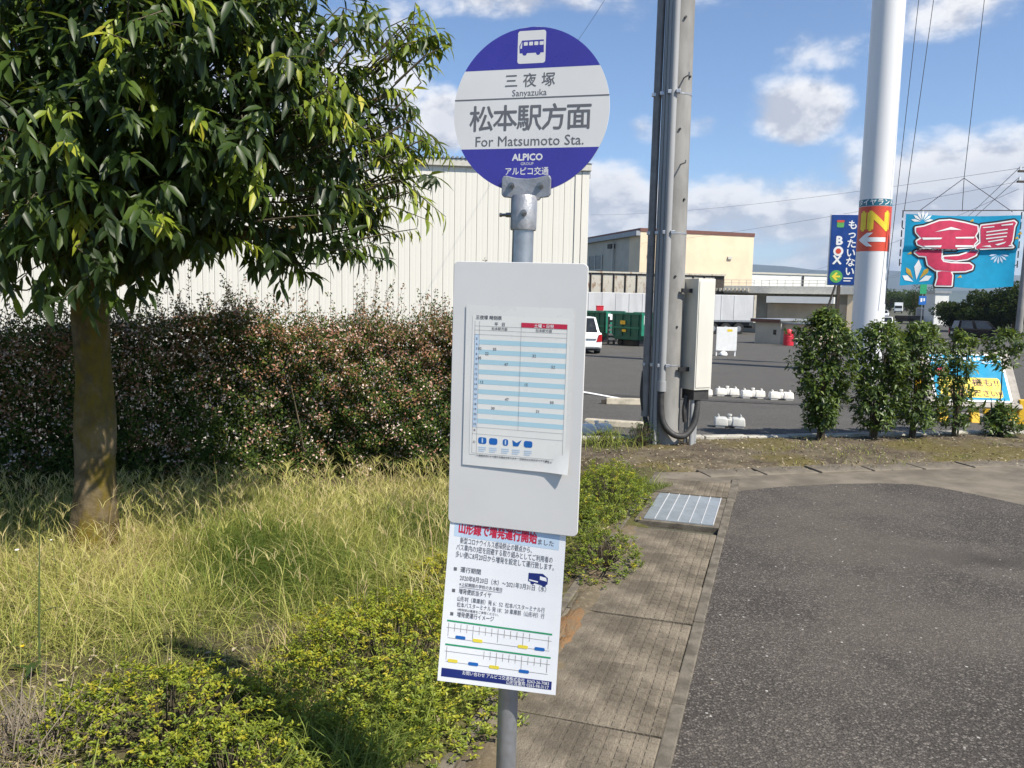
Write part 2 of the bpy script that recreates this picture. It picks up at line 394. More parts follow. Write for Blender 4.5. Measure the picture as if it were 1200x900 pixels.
def leaf_verts(pos, d, n, L, w, droop=.18, fold=.18):
    """8-vertex lance leaves: base, two rows of three, tip"""
    d = unit(d); s = unit(np.cross(d, n)); n = np.cross(s, d)
    L = np.asarray(L).reshape(-1, 1); w = np.asarray(w).reshape(-1, 1)
    def P(t, x, up): return pos + d * L * t + s * w * x + n * (up * w - droop * L * t * t)
    return np.stack([P(0, 0, 0), P(.28, -.5, fold), P(.28, 0, 0), P(.28, .5, fold), P(.62, -.42, fold), P(.62, 0, 0), P(.62, .42, fold), P(1, 0, 0)], 1)
LQ = np.array([[1, 2, 5, 4], [2, 3, 6, 5]]); LT = np.array([[0, 2, 1], [0, 3, 2], [4, 5, 7], [5, 6, 7]])
def leaves_mesh(name, V, tint):
    k = len(V); o = (np.arange(k) * 8)[:, None, None]
    return np_mesh(name, V, (LQ[None] + o).reshape(-1, 4), (LT[None] + o).reshape(-1, 3), np.repeat(tint, 8), True)
def rhomb_mesh(name, pos, d, n, L, w, tint, fold=.25):
    """4-vertex folded leaves for small foliage"""
    d = unit(d); s = unit(np.cross(d, n)); n = np.cross(s, d); L = np.asarray(L).reshape(-1, 1); w = np.asarray(w).reshape(-1, 1)
    V = np.stack([pos, pos + d * L * .45 - s * w * .5 + n * w * fold, pos + d * L - n * L * .12, pos + d * L * .45 + s * w * .5 + n * w * fold], 1)
    o = (np.arange(len(V)) * 4)[:, None, None]
    return np_mesh(name, V, None, (np.array([[0, 2, 1], [0, 3, 2]])[None] + o).reshape(-1, 3), np.repeat(tint, 4))
def strips_mesh(name, base, tip_dir, h, w, bend, tint):
    """grass blades of three segments"""
    k = len(base); az = rng.uniform(0, 2 * np.pi, k); side = np.stack([np.cos(az), np.sin(az), np.zeros(k)], 1)
    up = np.array([0, 0, 1.]); h = h[:, None]; w = w[:, None]; bend = bend[:, None]
    def C(t): return base + up * h * (t - .32 * bend * t * t) + tip_dir * h * bend * t * t
    rows = []
    for t, ww in ((0, 1.), (.38, .9), (.74, .6)): rows += [C(t) - side * w * ww * .5, C(t) + side * w * ww * .5]
    V = np.stack(rows + [C(1.)], 1); o = (np.arange(k) * 7)[:, None, None]
    return np_mesh(name, V, (np.array([[0, 1, 3, 2], [2, 3, 5, 4]])[None] + o).reshape(-1, 4), (np.array([[4, 5, 6]])[None] + o).reshape(-1, 3), np.repeat(tint, 7))
def inside(poly, x, y):
    c = np.zeros(len(x), bool); n = len(poly)
    for i in range(n):
        (x1, y1), (x2, y2) = poly[i], poly[(i + 1) % n]
        h = ((y1 > y) != (y2 > y)) & (x < (x2 - x1) * (y - y1) / (y2 - y1 + 1e-12) + x1); c ^= h
    return c
def rdir(k): return unit(rng.normal(size=(k, 3)))

# ================================================================== SETTING
SD = Vector((math.sin(R(18.4)), math.cos(R(18.4)), 0)); SN = Vector((SD.y, -SD.x, 0))      # street axis and its right-hand normal
ZST = Matrix(((SN.x, SD.x, 0, 0), (SN.y, SD.y, 0, 0), (0, 0, 1, 0), (0, 0, 0, 1)))
E0 = Vector((.598, 2.84, 0))                                                               # a point on the slab strip's right edge
def st(u, v): p = E0 + SN * u + SD * v; return (p.x, p.y)

tag(sheet('ground', [(-9000, -300), (9000, -300), (9000, 9500), (-9000, 9500)], -.05, 'terrain', prof=True), 'wide brown green ground under everything', kind='structure')
KERB = [(-14, 8.1), (.95, 9.85), (2.46, 10.08), (4.2, 10.42), (7, 10.98), (16, 12.6)]
tag(sheet('parking_lot', [(-60, 6)] + KERB[:1] + KERB[1:] + [(60, 20), (60, 84), (-60, 84)], -.02, 'asphalt_lot', prof=True), 'grey asphalt lot beyond the planting strip', kind='structure')
tag(sheet('main_road', [(31, 79), (46, 75), (100, 158), (460, 900), (445, 900), (88, 160)], -.014, 'asphalt_lot', prof=True), 'straight asphalt road running off to the hills', kind='structure')
asph = [st(.01, -12), st(.01, 4.72), (2.6, 7.55), (3.2, 7.72), (3.7, 7.79), (4.0, 7.77), (4.2, 7.65), (4.38, 7.42), (4.6, 7.05), (4.95, 6.6), (5.5, 6.1), (6.4, 5.5), (8, 4.6), (12, 2.6), (14, -10)]
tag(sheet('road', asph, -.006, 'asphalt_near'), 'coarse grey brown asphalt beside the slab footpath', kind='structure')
tag(sheet('driveway', [st(-1.2, 4.0), st(.3, 4.4), (3.6, 7.3), (4.0, 6.0), (6, 4.6), (12, 1.9), (20, 1.9), (20, 10.8), (7, 9.3), (4.1, 8.55), (2.2, 8.2), (.6, 8.0)], -.010, 'apron'),
    'pale worn concrete driveway apron', kind='structure')
mat('lot_dark', (.062, .058, .053), .85, var=.25, vs=14, bump=.5, bs=150, spec=.3)

def bumpy(name, poly, z, amp, m, step=.09, dip=None):
    xs = [p[0] for p in poly]; ys = [p[1] for p in poly]
    gx, gy = np.meshgrid(np.arange(min(xs), max(xs), step), np.arange(min(ys), max(ys), step)); sh = gx.shape
    ph = rng.uniform(0, 6, 12); fx = rng.normal(0, 2.4, 12); fy = rng.normal(0, 2.4, 12)
    h = sum(np.sin(gx * fx[i] + gy * fy[i] + ph[i]) for i in range(12)) / 12 * amp + rng.normal(0, amp * .12, sh)
    if dip: h = dip(gx, gy, h)
    V = np.stack([gx, gy, z + h], -1).reshape(-1, 3); idx = np.arange(len(V)).reshape(sh)
    q = np.stack([idx[:-1, :-1], idx[:-1, 1:], idx[1:, 1:], idx[1:, :-1]], -1).reshape(-1, 4)
    c = V[q].mean(1); q = q[inside(poly, c[:, 0], c[:, 1])]
    return link(name, np_mesh(name, V, q, smooth=True), m)
BED = [(-9, -2), st(-.45, -5), st(-.45, 4.6), st(-.1, 4.9), (1.75, 8.15), (1.2, 8.5), (.2, 8.9), (-14, 7.8), (-14, -2)]
def bed_dip(x, y, h):
    u = (x - E0.x) * SN.x + (y - E0.y) * SN.y; v = (x - E0.x) * SD.x + (y - E0.y) * SD.y
    w = np.clip((u + .93 + .08 * np.sin(v * 3.1) + .04 * np.sin(v * 11)) / .3, 0, 1)
    return h * (1 - w) * np.clip((-u - .6) / .5, .25, 1) + .012 * (1 - w) - .075 * w
tag(bumpy('planting_bed', BED, .015, .05, 'soil_bed', .05, bed_dip), 'weedy soil bed under the tree and the hedge', kind='structure')
VERGE = [(-.3, 8.55), (.7, 7.75), (2.2, 8.0), (4.1, 8.38), (7, 9.1), (16, 11.2), (16, 12.5), (7, 10.9), (4.2, 10.34), (2.46, 10.0), (.95, 9.77), (-.3, 9.6)]
def verge_dip(x, y, h):
    e = np.interp(x, [-.3, .7, 2.2, 4.1, 7, 16], [8.55, 7.95, 8.2, 8.58, 9.3, 11.4]) + .05 * np.sin(x * 4.3) + .03 * np.sin(x * 13)
    w = np.clip((y - e) / .22, 0, 1); return h * w * .6 - .06 * (1 - w)
tag(bumpy('verge', VERGE, .025, .045, 'soil_verge', .06, verge_dip), 'mossy bare earth verge between driveway and lot', kind='structure')

# kerb of the lot: separate blocks
kb = tag(bpy.data.objects.new('kerb', None), 'low concrete kerb edging the asphalt lot', kind='structure'); COL.objects.link(kb)
def kerb_run(a, b, w, zt, name, m, parent, pitch, zb=-.12, gap=.008):
    a = Vector((*a, 0)); b = Vector((*b, 0)); L = (b - a).length; k = max(1, round(L / pitch)); d = (b - a) / L
    X = Matrix(((d.x, -d.y, 0, 0), (d.y, d.x, 0, 0), (0, 0, 1, 0), (0, 0, 0, 1)))
    for i in range(k):
        o = MB().box(gap, L / k - gap, -w / 2, w / 2, zb, zt + rng.normal(0, .004)).build(name, m, parent, bevel=.012, X=Matrix.Translation(a + d * (i * L / k)) @ X)
for a, b in zip(KERB[:-1], KERB[1:]): kerb_run(a, b, .13, .055, 'kerb_block', 'kerb', kb, .6)

# slab footpath: embossed slabs with a plain edging strip
fp = tag(bpy.data.objects.new('footpath', None), 'footpath of weathered embossed concrete slabs beside the road', kind='structure'); COL.objects.link(fp)
def slab_mesh(Lg, W, nx, ny, seed):
    r = random.Random(seed); b = MB(); b.box(0, W, 0, Lg, -.09, -.006)
    cx, cy = W / nx, Lg / ny; g = .005
    for i in range(nx):
        for j in range(ny):
            wear = min(.0054, max(.001, .0054 * (1.35 - i / nx * 1.7) + r.gauss(0, .0008)))
            if r.random() < .06: wear = .0055
            x0, x1, y0, y1, h = i * cx + g, (i + 1) * cx - g, j * cy + g, (j + 1) * cy - g, -wear
            b.frus((x0, x1, y0, y1), -.0065, (x0 + .004, x1 - .004, y0 + .004, y1 - .004), h)
    return b.mesh('slab')
slabs = [slab_mesh(.592 + .0 * k, .70, 13, 11, k) for k in range(5)]
v = -5.2; k = 0
while v < 4.6:
    if not (3.28 < v + .3 < 4.5):
        p = E0 + SN * (-.735 + rng.normal(0, .003)) + SD * v
        o = link('slab', slabs[k % 5], 'slab', fp, Matrix.Translation(p + Vector((0, 0, .001 + rng.uniform(0, .011)))) @ ZST @ Matrix.Rotation(rng.normal(0, .004), 4, 'X') @ Matrix.Rotation(rng.normal(0, .004), 4, 'Y'))
        k += 1
    v += .6
for i in range(11):
    v0 = -5.2 + i * .95
    MB().box(-.0345, .032 + rng.normal(0, .005), v0 + .004, v0 + .946, -.1, .004 + rng.normal(0, .002)).build('edging', 'edging', fp, bevel=.006, X=Matrix.Translation(E0) @ ZST)
    MB().box(-.80, -.742, v0 + .004, v0 + .946, -.1, .010 + rng.normal(0, .003)).build('edging', 'edging', fp, bevel=.008, X=Matrix.Translation(E0) @ ZST)
# gutter stones along the top of the asphalt
for i in range(9):
    a = Vector((2.0 + i * .62, 8.06 + i * .145, 0))
    if i < 8:
        MB().box(0, .60, -.13, .20, -.1, .002 + rng.normal(0, .004)).build('gutter_slab', 'apron', fp, bevel=.01, X=Matrix.Translation(a) @ Matrix.Rotation(R(13), 4, 'Z'))
def spill(name, spots, m_, label, kind='structure'):
    """low heaps of loose earth lying over the slab edges; their rims sink into the paving"""
    b = MB()
    for (u, v, ru, rv, h) in spots:
        n, rings = 26, 5; ph = rng.uniform(0, 6.3, 5); c = E0 + SN * u + SD * v; V = [(c.x, c.y, h)]; F = []
        for k in range(1, rings + 1):
            t = k / rings
            for i in range(n):
                a = 2 * math.pi * i / n; w = t * (1 + .22 * math.sin(2 * a + ph[0]) + .16 * math.sin(3 * a + ph[1]) + .12 * math.sin(5 * a + ph[2]) + .08 * math.sin(9 * a + ph[3]))
                q = c + SN * (math.cos(a) * ru * w) + SD * (math.sin(a) * rv * w); V.append((q.x, q.y, h - (h + .012) * t ** 2.2 + rng.normal(0, .0015) * (t < 1)))
        F += [(0, 1 + i, 1 + (i + 1) % n) for i in range(n)]
        for k in range(rings - 1): F += [(1 + k * n + i, 1 + (k + 1) * n + i, 1 + (k + 1) * n + (i + 1) % n, 1 + k * n + (i + 1) % n) for i in range(n)]
        b.add(V, F)
    return tag(b.build(name, m_, smooth=True), label, kind=kind)
spill('bare_clay', [(-.68, 1.18, .085, .34, .012), (-.64, .95, .05, .12, .008), (-.70, 1.5, .04, .1, .008)], 'clay', 'small patch of bare orange clay at the slab edge beside the poster')
soil('dirt', ((.13, .105, .07), (.17, .14, .095), (.15, .115, .07), (.24, .20, .14)), 5.0, .5)
spill('loose_soil', [(-.70 + rng.normal(0, .03), v, rng.uniform(.08, .20), rng.uniform(.2, .42), rng.uniform(.012, .022)) for v in (-.6, -.15, .3, .7, 1.75, 2.2, 2.6, 3.0)], 'dirt', 'thin loose soil washed over the slabs from the planting bed', 'stuff')

# steel cover plate
gp = thing('drain_cover', E0 + SD * 3.42 + SN * -.645, -R(18.4), 'ribbed pale steel drain cover set in the slab footpath', 'drain cover')
MB().box(-.05, .655, -.02, 1.0, -.05, -.004).build('frame', 'edging', gp)
for i in range(6):
    MB().box(.012 + i * .092, .012 + i * .092 + .086, .03, .95, -.03, .004).build('plate', 'plate_steel', gp, bevel=.003)
    MB().box(.098 + i * .092, .1045 + i * .092, .03, .95, -.03, .0085).build('rib', 'trailer', gp)

# parking line, and a long dark band over the lot
tag(sheet('parking_line', [(1.25, 16.35), (1.35, 16.5), (2.62, 14.0), (2.5, 13.92)], -.008, 'line_paint', prof=True), 'white painted parking line', kind='structure')
tag(sheet('lot_band', [(-2, 17.0), (4, 14.75), (9, 13.6), (9, 13.85), (4, 15.1), (-2, 17.3)], -.012, 'lot_dark', prof=True), 'narrow dark band across the lot', kind='structure')

# hills far away
def ridge(name, Y, x0, x1, h, seed, label):
    r = np.random.default_rng(seed); n = 160; x = np.linspace(x0, x1, n)
    hh = sum(np.sin(x / (x1 - x0) * f * 6.28 + r.uniform(0, 6)) / f ** .8 for f in (1, 2.3, 4.1, 7.7, 15, 31)) ; hh = (hh - hh.min()) / np.ptp(hh)
    top = h * (.45 + .55 * hh); rows = []
    for t, dy in ((0, -.35), (.35, -.22), (.7, -.09), (1, 0), (.5, .25), (0, .5)):
        rows.append(np.stack([x, Y + dy * h * 6 + r.normal(0, h * .12, n) * (0 < t < 1), top * t * (1 + r.normal(0, .05, n) * (t not in (0, 1)))], 1))
    V = np.concatenate(rows); i = np.arange(n - 1); q = np.concatenate([np.stack([i + k * n, i + 1 + k * n, i + 1 + (k + 1) * n, i + (k + 1) * n], 1) for k in range(5)])
    tag(link(name, np_mesh(name, V, q, smooth=True), 'hill'), label, kind='structure')
ridge('hills', 6200, -6000, 7500, 330, 3, 'long forested ridge on the horizon')
ridge('hills', 3900, -5000, 5600, 120, 9, 'lower wooded foothills in front of the ridge')

# ================================================================== BUS STOP SIGN
SX = Matrix.Translation((0.0, 2.32, 0)) @ Matrix.Rotation(-R(16), 4, 'Z') @ Matrix.Rotation(R(.72), 4, 'Y')
bs = thing('bus_stop_sign', None, 0, 'round blue and white bus stop sign on a grey pole with timetable board', 'bus stop sign', X=SX)
MB().tube([(0, 0, -.3), (0, 0, 2.03)], .0305, 28).build('pole', 'galv', bs, smooth=True)
MB().tube([(0, 0, -.05), (0, 0, .015)], .11, 28).build('base_plate', 'cast', bs, smooth=True)
# disc
DC, DR, DY = 2.283, .229, .028
def circ(r, n=96, a0=0, a1=2 * math.pi): return [(r * math.cos(a0 + (a1 - a0) * i / n), r * math.sin(a0 + (a1 - a0) * i / n)) for i in range(n)]
disc = MB().prism([(x, z + DC) for x, z in circ(DR)], DY, DY + .004).build('sign_disc', 'sign_white', bs)
def cap(z0, z1, r):
    """slice of the disc between two heights"""
    pts = []
    for i in range(41): z = z0 + (z1 - z0) * i / 40; pts.append((math.sqrt(max(0, r * r - z * z)), z))
    return pts + [(-x, z) for x, z in reversed(pts)]
K = DR / 92.5        # metres per photograph pixel on the disc
yb = DY - .0002; yt = DY - .0004
for c0, c1 in ((47 * K, .9999 * DR), (-.9999 * DR, -42 * K)): MB().flat([(x, z + DC) for x, z in cap(c0, c1, DR)], yb).build('blue_band', 'sign_blue', disc)
def rrect(cx, cz, w, h, r, n=6):
    o = []
    for sx, sz, a in ((1, 1, 0), (-1, 1, 90), (-1, -1, 180), (1, -1, 270)):
        o += [(cx + sx * (w / 2 - r) + r * math.cos(R(a + 90 * i / n)), cz + sz * (h / 2 - r) + r * math.sin(R(a + 90 * i / n))) for i in range(n + 1)]
    return o
def zz(y): return DC - (y - 126) * K            # row of the photograph to height on the disc
MB().flat(rrect(0, zz(55.5), 33 * K, 36 * K, 3 * K), yt).build('pictogram_panel', 'sign_white', disc)
b = MB(); y = yt - .0002
b.flat([(-14 * K, zz(62)), (-14.5 * K, zz(54)), (-11.5 * K, zz(48)), (14 * K, zz(48)), (14.5 * K, zz(62))], y)
for cx in (-8, 8): b.flat([(cx * K + x, zz(62) + z) for x, z in circ(2.6 * K, 20)], y - .0001)
b.build('bus_pictogram', 'sign_blue', disc)
b = MB()
for i in range(4): b.flat(rrect((-7 + i * 6.2) * K, zz(51.8), 4.6 * K, 4 * K, .6 * K), y - .0003)
b.flat([(-13.4 * K, zz(57)), (-13.2 * K, zz(54)), (-11.6 * K, zz(50)), (-11.2 * K, zz(50)), (-11.5 * K, zz(57))], y - .0003)
b.build('pictogram_window', 'sign_white', disc)
b = MB()
for i, ch in enumerate('三夜塚'): b.text(ch, 16.5 * K, (i - 1) * 22 * K - 1 * K, zz(98), yt, .012)
b.text('Sanyazuka', 10.2 * K, -1 * K, zz(109.2), yt, .004)
b.quad(-math.sqrt(DR * DR - (12.5 * K) ** 2), math.sqrt(DR * DR - (12.5 * K) ** 2), zz(112.4), zz(110.9), yt)
for i, ch in enumerate('松本駅方面'): b.text(ch, 31 * K, (i - 2) * 29 * K, zz(145), yt, .018)
b.text('For Matsumoto Sta.', 16.3 * K, 0, zz(165), yt, .006)
b.build('lettering', 'ink', disc)
b = MB()
b.text('ALPICO', 10.6 * K, -1 * K, zz(181.6), yt, .05, sx=1.0); b.text('GROUP', 4.6 * K, -1 * K, zz(187), yt, .0)
b.text('アルピコ交通', 9.6 * K, -1 * K, zz(197.5), yt, .02, sx=.92)
b.build('lettering', 'sign_white', disc)
# clamp bracket
pl = [(a_, b_ - .014) for a_, b_ in [(-.073, 2.105), (-.069, 2.114), (-.060, 2.115), (-.03, 2.108), (0, 2.106), (.03, 2.108), (.060, 2.115), (.069, 2.114), (.073, 2.105), (.073, 2.062), (.066, 2.054), (.044, 2.052), (.040, 2.045), (-.040, 2.045), (-.044, 2.052), (-.066, 2.054), (-.073, 2.062)]]
br = MB().prism(pl, -.004 + .018, .022).build('clamp_bracket', 'cast', bs, bevel=.0025)
MB().tube([(0, 0, 1.945), (0, 0, 1.951), (0, 0, 2.032), (0, 0, 2.042)], [.036, .0375, .0375, .033], 32).build('sleeve', 'cast', br, smooth=True)
for x, z, yy in ((-.043, 2.072, .014), (.043, 2.072, .014), (.010, 1.99, -.036)):
    MB().tube([(x, yy, z), (x, yy - .004, z)], .0095, 16).tube([(x, yy - .004, z), (x, yy - .011, z)], .0075, 6).tube([(x, yy - .011, z), (x, yy - .019, z)], .004, 10).build('bolt', 'bolt', br)
MB().tube([(-.036, 0, 1.988), (-.052, 0, 1.988)], .0075, 6).tube([(-.052, 0, 1.988), (-.066, 0, 1.988)], .0045, 10).tube([(-.066, 0, 1.988), (-.071, 0, 1.988)], .0065, 6).build('bolt', 'bolt', br)
# board
BX, BZ0, BZ1 = .196, 1.082, 1.852; BY = -.055
bd = MB().prism(rrect(.008, (BZ0 + BZ1) / 2, 2 * BX, BZ1 - BZ0, .016), BY, BY + .006).build('info_board', 'board', bs, bevel=.0016)
for z in (1.20, 1.74): MB().box(-.05, .05, BY + .0065, -.02, z - .02, z + .02).build('board_clamp', 'cast', bd)
# laminated timetable, slightly lifted at its lower right corner
tw, tz0, tz1, tx0 = .318, 1.262, 1.728, -.146
V = []; nx, nz = 16, 22
def tty(u, w): return BY - .0026 - .012 * max(0, u - .8) / .2 * max(0, .12 - w) / .12 - .003 * (1 - min(1, w / .03)) * u
for j in range(nz + 1):
    for i in range(nx + 1):
        u, w = i / nx, j / nz; V.append((tx0 + tw * u, tty(u, w), tz0 + (tz1 - tz0) * w))
tt = MB().add(V, [(j * (nx + 1) + i, j * (nx + 1) + i + 1, (j + 1) * (nx + 1) + i + 1, (j + 1) * (nx + 1) + i) for j in range(nz) for i in range(nx)])
tt.add([(x, y + .0018, z) for x, y, z in V], [(j * (nx + 1) + i, (j + 1) * (nx + 1) + i, (j + 1) * (nx + 1) + i + 1, j * (nx + 1) + i + 1) for j in range(nz) for i in range(nx)])
ts = tt.build('timetable_sheet', 'lamina', bs, smooth=True)
yp = BY - .0034
KX = .27 / 106; TX0, TZ1 = -.118, 1.690                # print area: 106 x 160 photograph pixels
def tx(x): return TX0 + x * KX
def tz(y): return TZ1 - y * .00247
MB().quad(tx(-3), tx(109), tz(160), tz(-4), yp + .0002).build('paper', 'paper', ts)
b = MB()
for i in range(9): b.quad(tx(5.5), tx(106), tz(29.5 + 11.6 * i), tz(24 + 11.6 * i), yp)
b.build('stripe', 'cyan_stripe', ts)
MB().quad(tx(0), tx(5.2), tz(127), tz(18), yp).build('hour_column', 'pale_blue', ts)
MB().quad(tx(54), tx(106), tz(8), tz(2.6), yp - .0002).build('header', 'red_print', ts)
b = MB(); yl = yp - .0003; lw = .0006
for yy in (8.2, 13, 18, 127, 135, 158): b.quad(tx(0), tx(106), tz(yy) - lw, tz(yy), yl)
for xx, y0, y1 in ((0, 2.6, 158), (5.4, 2.6, 158), (54, 2.6, 127), (106, 2.6, 158)): b.quad(tx(xx), tx(xx) + lw, tz(y1), tz(y0), yl)
hours = ['5', '6', '7', '8', '9', '10', '11', '12', '13', '14', '15', '16', '17', '18', '19', '20', '21', '22']
for i, h in enumerate(hours): b.text(h, .0092, tx(2.7), tz(24.5 + 5.9 * i), yl, .02)
b.text('乗', .008, tx(2.7), tz(132), yl); b.text('記', .008, tx(2.7), tz(146), yl)
b.text('三夜塚 時刻表', .0125, tx(1), tz(.2), yl, .03, 'l'); b.text('平   日', .0115, tx(29), tz(7.2), yl, .02)
b.text('松本駅方面', .0095, tx(29), tz(12.2), yl, .01); b.text('松本駅方面', .0095, tx(80), tz(12.2), yl, .01)
for x, yy, s in ((24, 36, '35'), (6.5, 36, '02'), (15, 41.5, '22'), (70, 41.5, '32'), (6.5, 47, '05'), (38, 53, '47'), (92, 53, '52'), (10, 75, '12'), (62, 75, '15'), (40, 93.5, '47'), (92, 93.5, '50'), (24, 105, '30'), (76, 105, '31')): b.text(s, .0112, tx(x), tz(yy), yl, .02)
b.text('※ 道路状況により遅れる場合があります。 日祝日は土休日ダイヤで運行', .0068, tx(6), tz(161.5), yl, .01, 'l'); b.text('アルピコ交通', .0075, tx(104), tz(162.5), yl, .02, 'r')
b.build('lettering', 'ink', ts)
MB().text('土曜・日祝', .0115, tx(80), tz(7.3), yp - .0006, .02).build('lettering', 'white', ts)
b = MB(); bb = MB()
for i, xx in enumerate((8, 21, 35.5, 48, 62)):
    if i != 3: b.flat(rrect(tx(xx + 4.5), tz(142.5), .025 if i != 2 else .016, .019, .006), yl)
    else: b.flat([(tx(xx), tz(139)), (tx(xx + 5), tz(142)), (tx(xx + 11), tz(138)), (tx(xx + 7), tz(146)), (tx(xx + 1), tz(146))], yl)
    for q in range(3): bb.quad(tx(xx), tx(xx + 9 - 2 * (q == 2)), tz(151 + 2.3 * q), tz(149.8 + 2.3 * q), yl)
    if i in (0, 2): bb.flat(rrect(tx(xx + 4.5), tz(142.5), .004, .013, .001), yl - .0004)
b.build('icon', 'blue_print', ts); bb.build('icon_caption', 'pale_blue', ts)
# hanging notice poster (turned a little against the board)
PX = Matrix.Translation((-.012, -.0478, .862)) @ Matrix.Rotation(R(1.5), 4, 'Y')
PW, PH = .352, .52                                     # lies behind the board's foot
g = MB(); nx, nz = 10, 14
for y0_, flip in ((0, 0), (.0012, 1)):
    V = [(-PW / 2 + PW * i / nx, y0_, -PH / 2 + PH * j / nz) for j in range(nz + 1) for i in range(nx + 1)]
    g.add(V, [(a, a + 1, a + nx + 2, a + nx + 1)[::-1 if flip else 1] for a in (j * (nx + 1) + i for j in range(nz) for i in range(nx))])
po = g.build('notice_poster', 'poster', bs, X=PX)
def qx(x): return -PW / 2 + x / 135 * PW               # poster pixels: 135 wide, 175 tall below the board
def qz(y): return -PH / 2 + (184 - y) / 175 * .472
yq = -.0003
b = MB()
for i in range(16): b.quad(qx(6 + i * 7.625), qx(6 + (i + 1) * 7.625), qz(22), qz(-2), yq)
b.build('heading_panel', 'pale_blue', po)
MB().text('山形線で増発運行開始', 14 / 135 * PW, qx(57), qz(17), yq - .0004, .04, sx=.66).build('heading', 'red_print', po)
b = MB(); yy = yq - .0004; c = PW / 135
def ln(s, x, y, h, bold=.003, w=None, al='l'):
    vs, _ = glyphs(s); wd = (max(v[0] for v in vs) - min(v[0] for v in vs)) * h * c
    b.text(s, h * c, qx(x), qz(y), yy, bold, al, sx=(w * c / wd if w else 1))
ln('しました', 98, 18, 7, .01, 24)
ln('新型コロナウイルス感染防止の観点から、', 14, 28.5, 7.8, .003, 84)
ln('バス車内の3密を回避する取り組みとしてご利用者の', 10, 36.3, 7.8, .003, 112)
ln('多い便に8月20日から増発を設定して運行致します。', 10, 44.2, 7.8, .003, 114)
for y_, s in ((60, '運行期間'), (84, '増発便該当ダイヤ'), (110, '増発便運行イメージ')):
    b.quad(qx(9), qx(12.6), qz(y_ - .3), qz(y_ - 3.9), yy); ln(s, 17, y_, 6.8, .008, len(s) * 6.0 if len(s) < 6 else 43 if len(s) > 8 else 38)
ln('2020年8月20日（木）～2021年3月31日（水）', 17, 69.3, 7.2, .003, 100)
ln('※上記期間の学校のある曜日', 17, 75.6, 4.8, .008, 50); b.quad(qx(17), qx(67), qz(77.4), qz(77), yy)
ln('山形村（車庫前）発 6：52  松本バスターミナル行', 16, 92.4, 6.4, .003, 101)
ln('松本バスターミナル 発 18：20 車庫前（山形村）行', 16, 99, 6.4, .003, 101)
ln('※時刻表は裏面をご参照ください。', 17, 103.4, 3.4, .01, 48)
b.build('lettering', 'ink', po)
# small bus drawing
bu = MB(); bu.box(0, 0, 0, 0, 0, 0); bu = MB()
bu.flat([(qx(96), qz(51)), (qx(112), qz(50)), (qx(118), qz(54)), (qx(118), qz(61)), (qx(112), qz(63)), (qx(96), qz(60))], yy)
for cx, cz in ((101, 61), (114, 62)): bu.flat([(qx(cx) + x, qz(cz) + z) for x, z in circ(.006, 16)], yy - .0001)
bu.build('bus_picture', 'navy_print', po)
bw = MB(); bw.flat([(qx(109), qz(53)), (qx(116), qz(54)), (qx(117), qz(58)), (qx(109), qz(57))], yy - .0002); bw.flat([(qx(97), qz(58)), (qx(107), qz(59)), (qx(107), qz(60.5)), (qx(97), qz(59.3))], yy - .0002)
bw.build('bus_window', 'poster', po)
g = MB(); pk = MB()
for r0, xs0 in ((115, 7), (141.5, 5)):
    g.quad(qx(6), qx(127), qz(r0 + 1.8), qz(r0), yy)
    for i in range(17):
        if (r0 == 115 and i in (14, 15)) or (r0 != 115 and i in (1, 2, 3, 4, 5)): continue
        ln_ = 9 if i % 4 else 15
        pk.quad(qx(8 + 7.2 * i), qx(8.5 + 7.2 * i), qz(r0 + 3 + ln_), qz(r0 + 3), yy)
    pk.quad(qx(6), qx(127), qz(r0 + 8.6), qz(r0 + 8.2), yy - .0001); pk.quad(qx(8), qx(125), qz(r0 + 20), qz(r0 + 19.6), yy)
for x, y_, m_ in ((17, 133, 'blue_print'), (37, 134, 'yellow_print'), (89, 134, 'yellow_print'), (108, 134, 'blue_print'), (10, 160, 'yellow_print'), (34, 160.5, 'blue_print'), (58, 161, 'yellow_print'), (92, 161.5, 'blue_print')): MB().flat(rrect(qx(x + 6), qz(y_), 11.5 * c, 3.8 * c, 1.4 * c), yy - .0003).build('bus_marker', m_, po)
g.build('route_line', 'green_print', po); pk.build('route_tick', 'frame_grey', po)
# navy foot bar sits in the lowest strip
MB().quad(qx(4), qx(130), qz(178.5), qz(169), yy).build('foot_bar', 'navy_print', po)
b = MB(); b.text('お問い合わせ アルピコ交通株式会社  0263-26-7083', 5.2 * c, qx(127), qz(173.4), yy - .0009, .006, 'r', sx=.85); b.text('山形営業所 0263-98-3117', 5.2 * c, qx(127), qz(177.8), yy - .0009, .006, 'r', sx=.85)
b.build('lettering', 'poster', po)

for o in [po] + list(po.children):                     # the free foot of the poster twists forward on the left
    for v in o.data.vertices: v.co.y -= (PW / 2 - v.co.x) * .14 * (PH / 2 - v.co.z) / PH

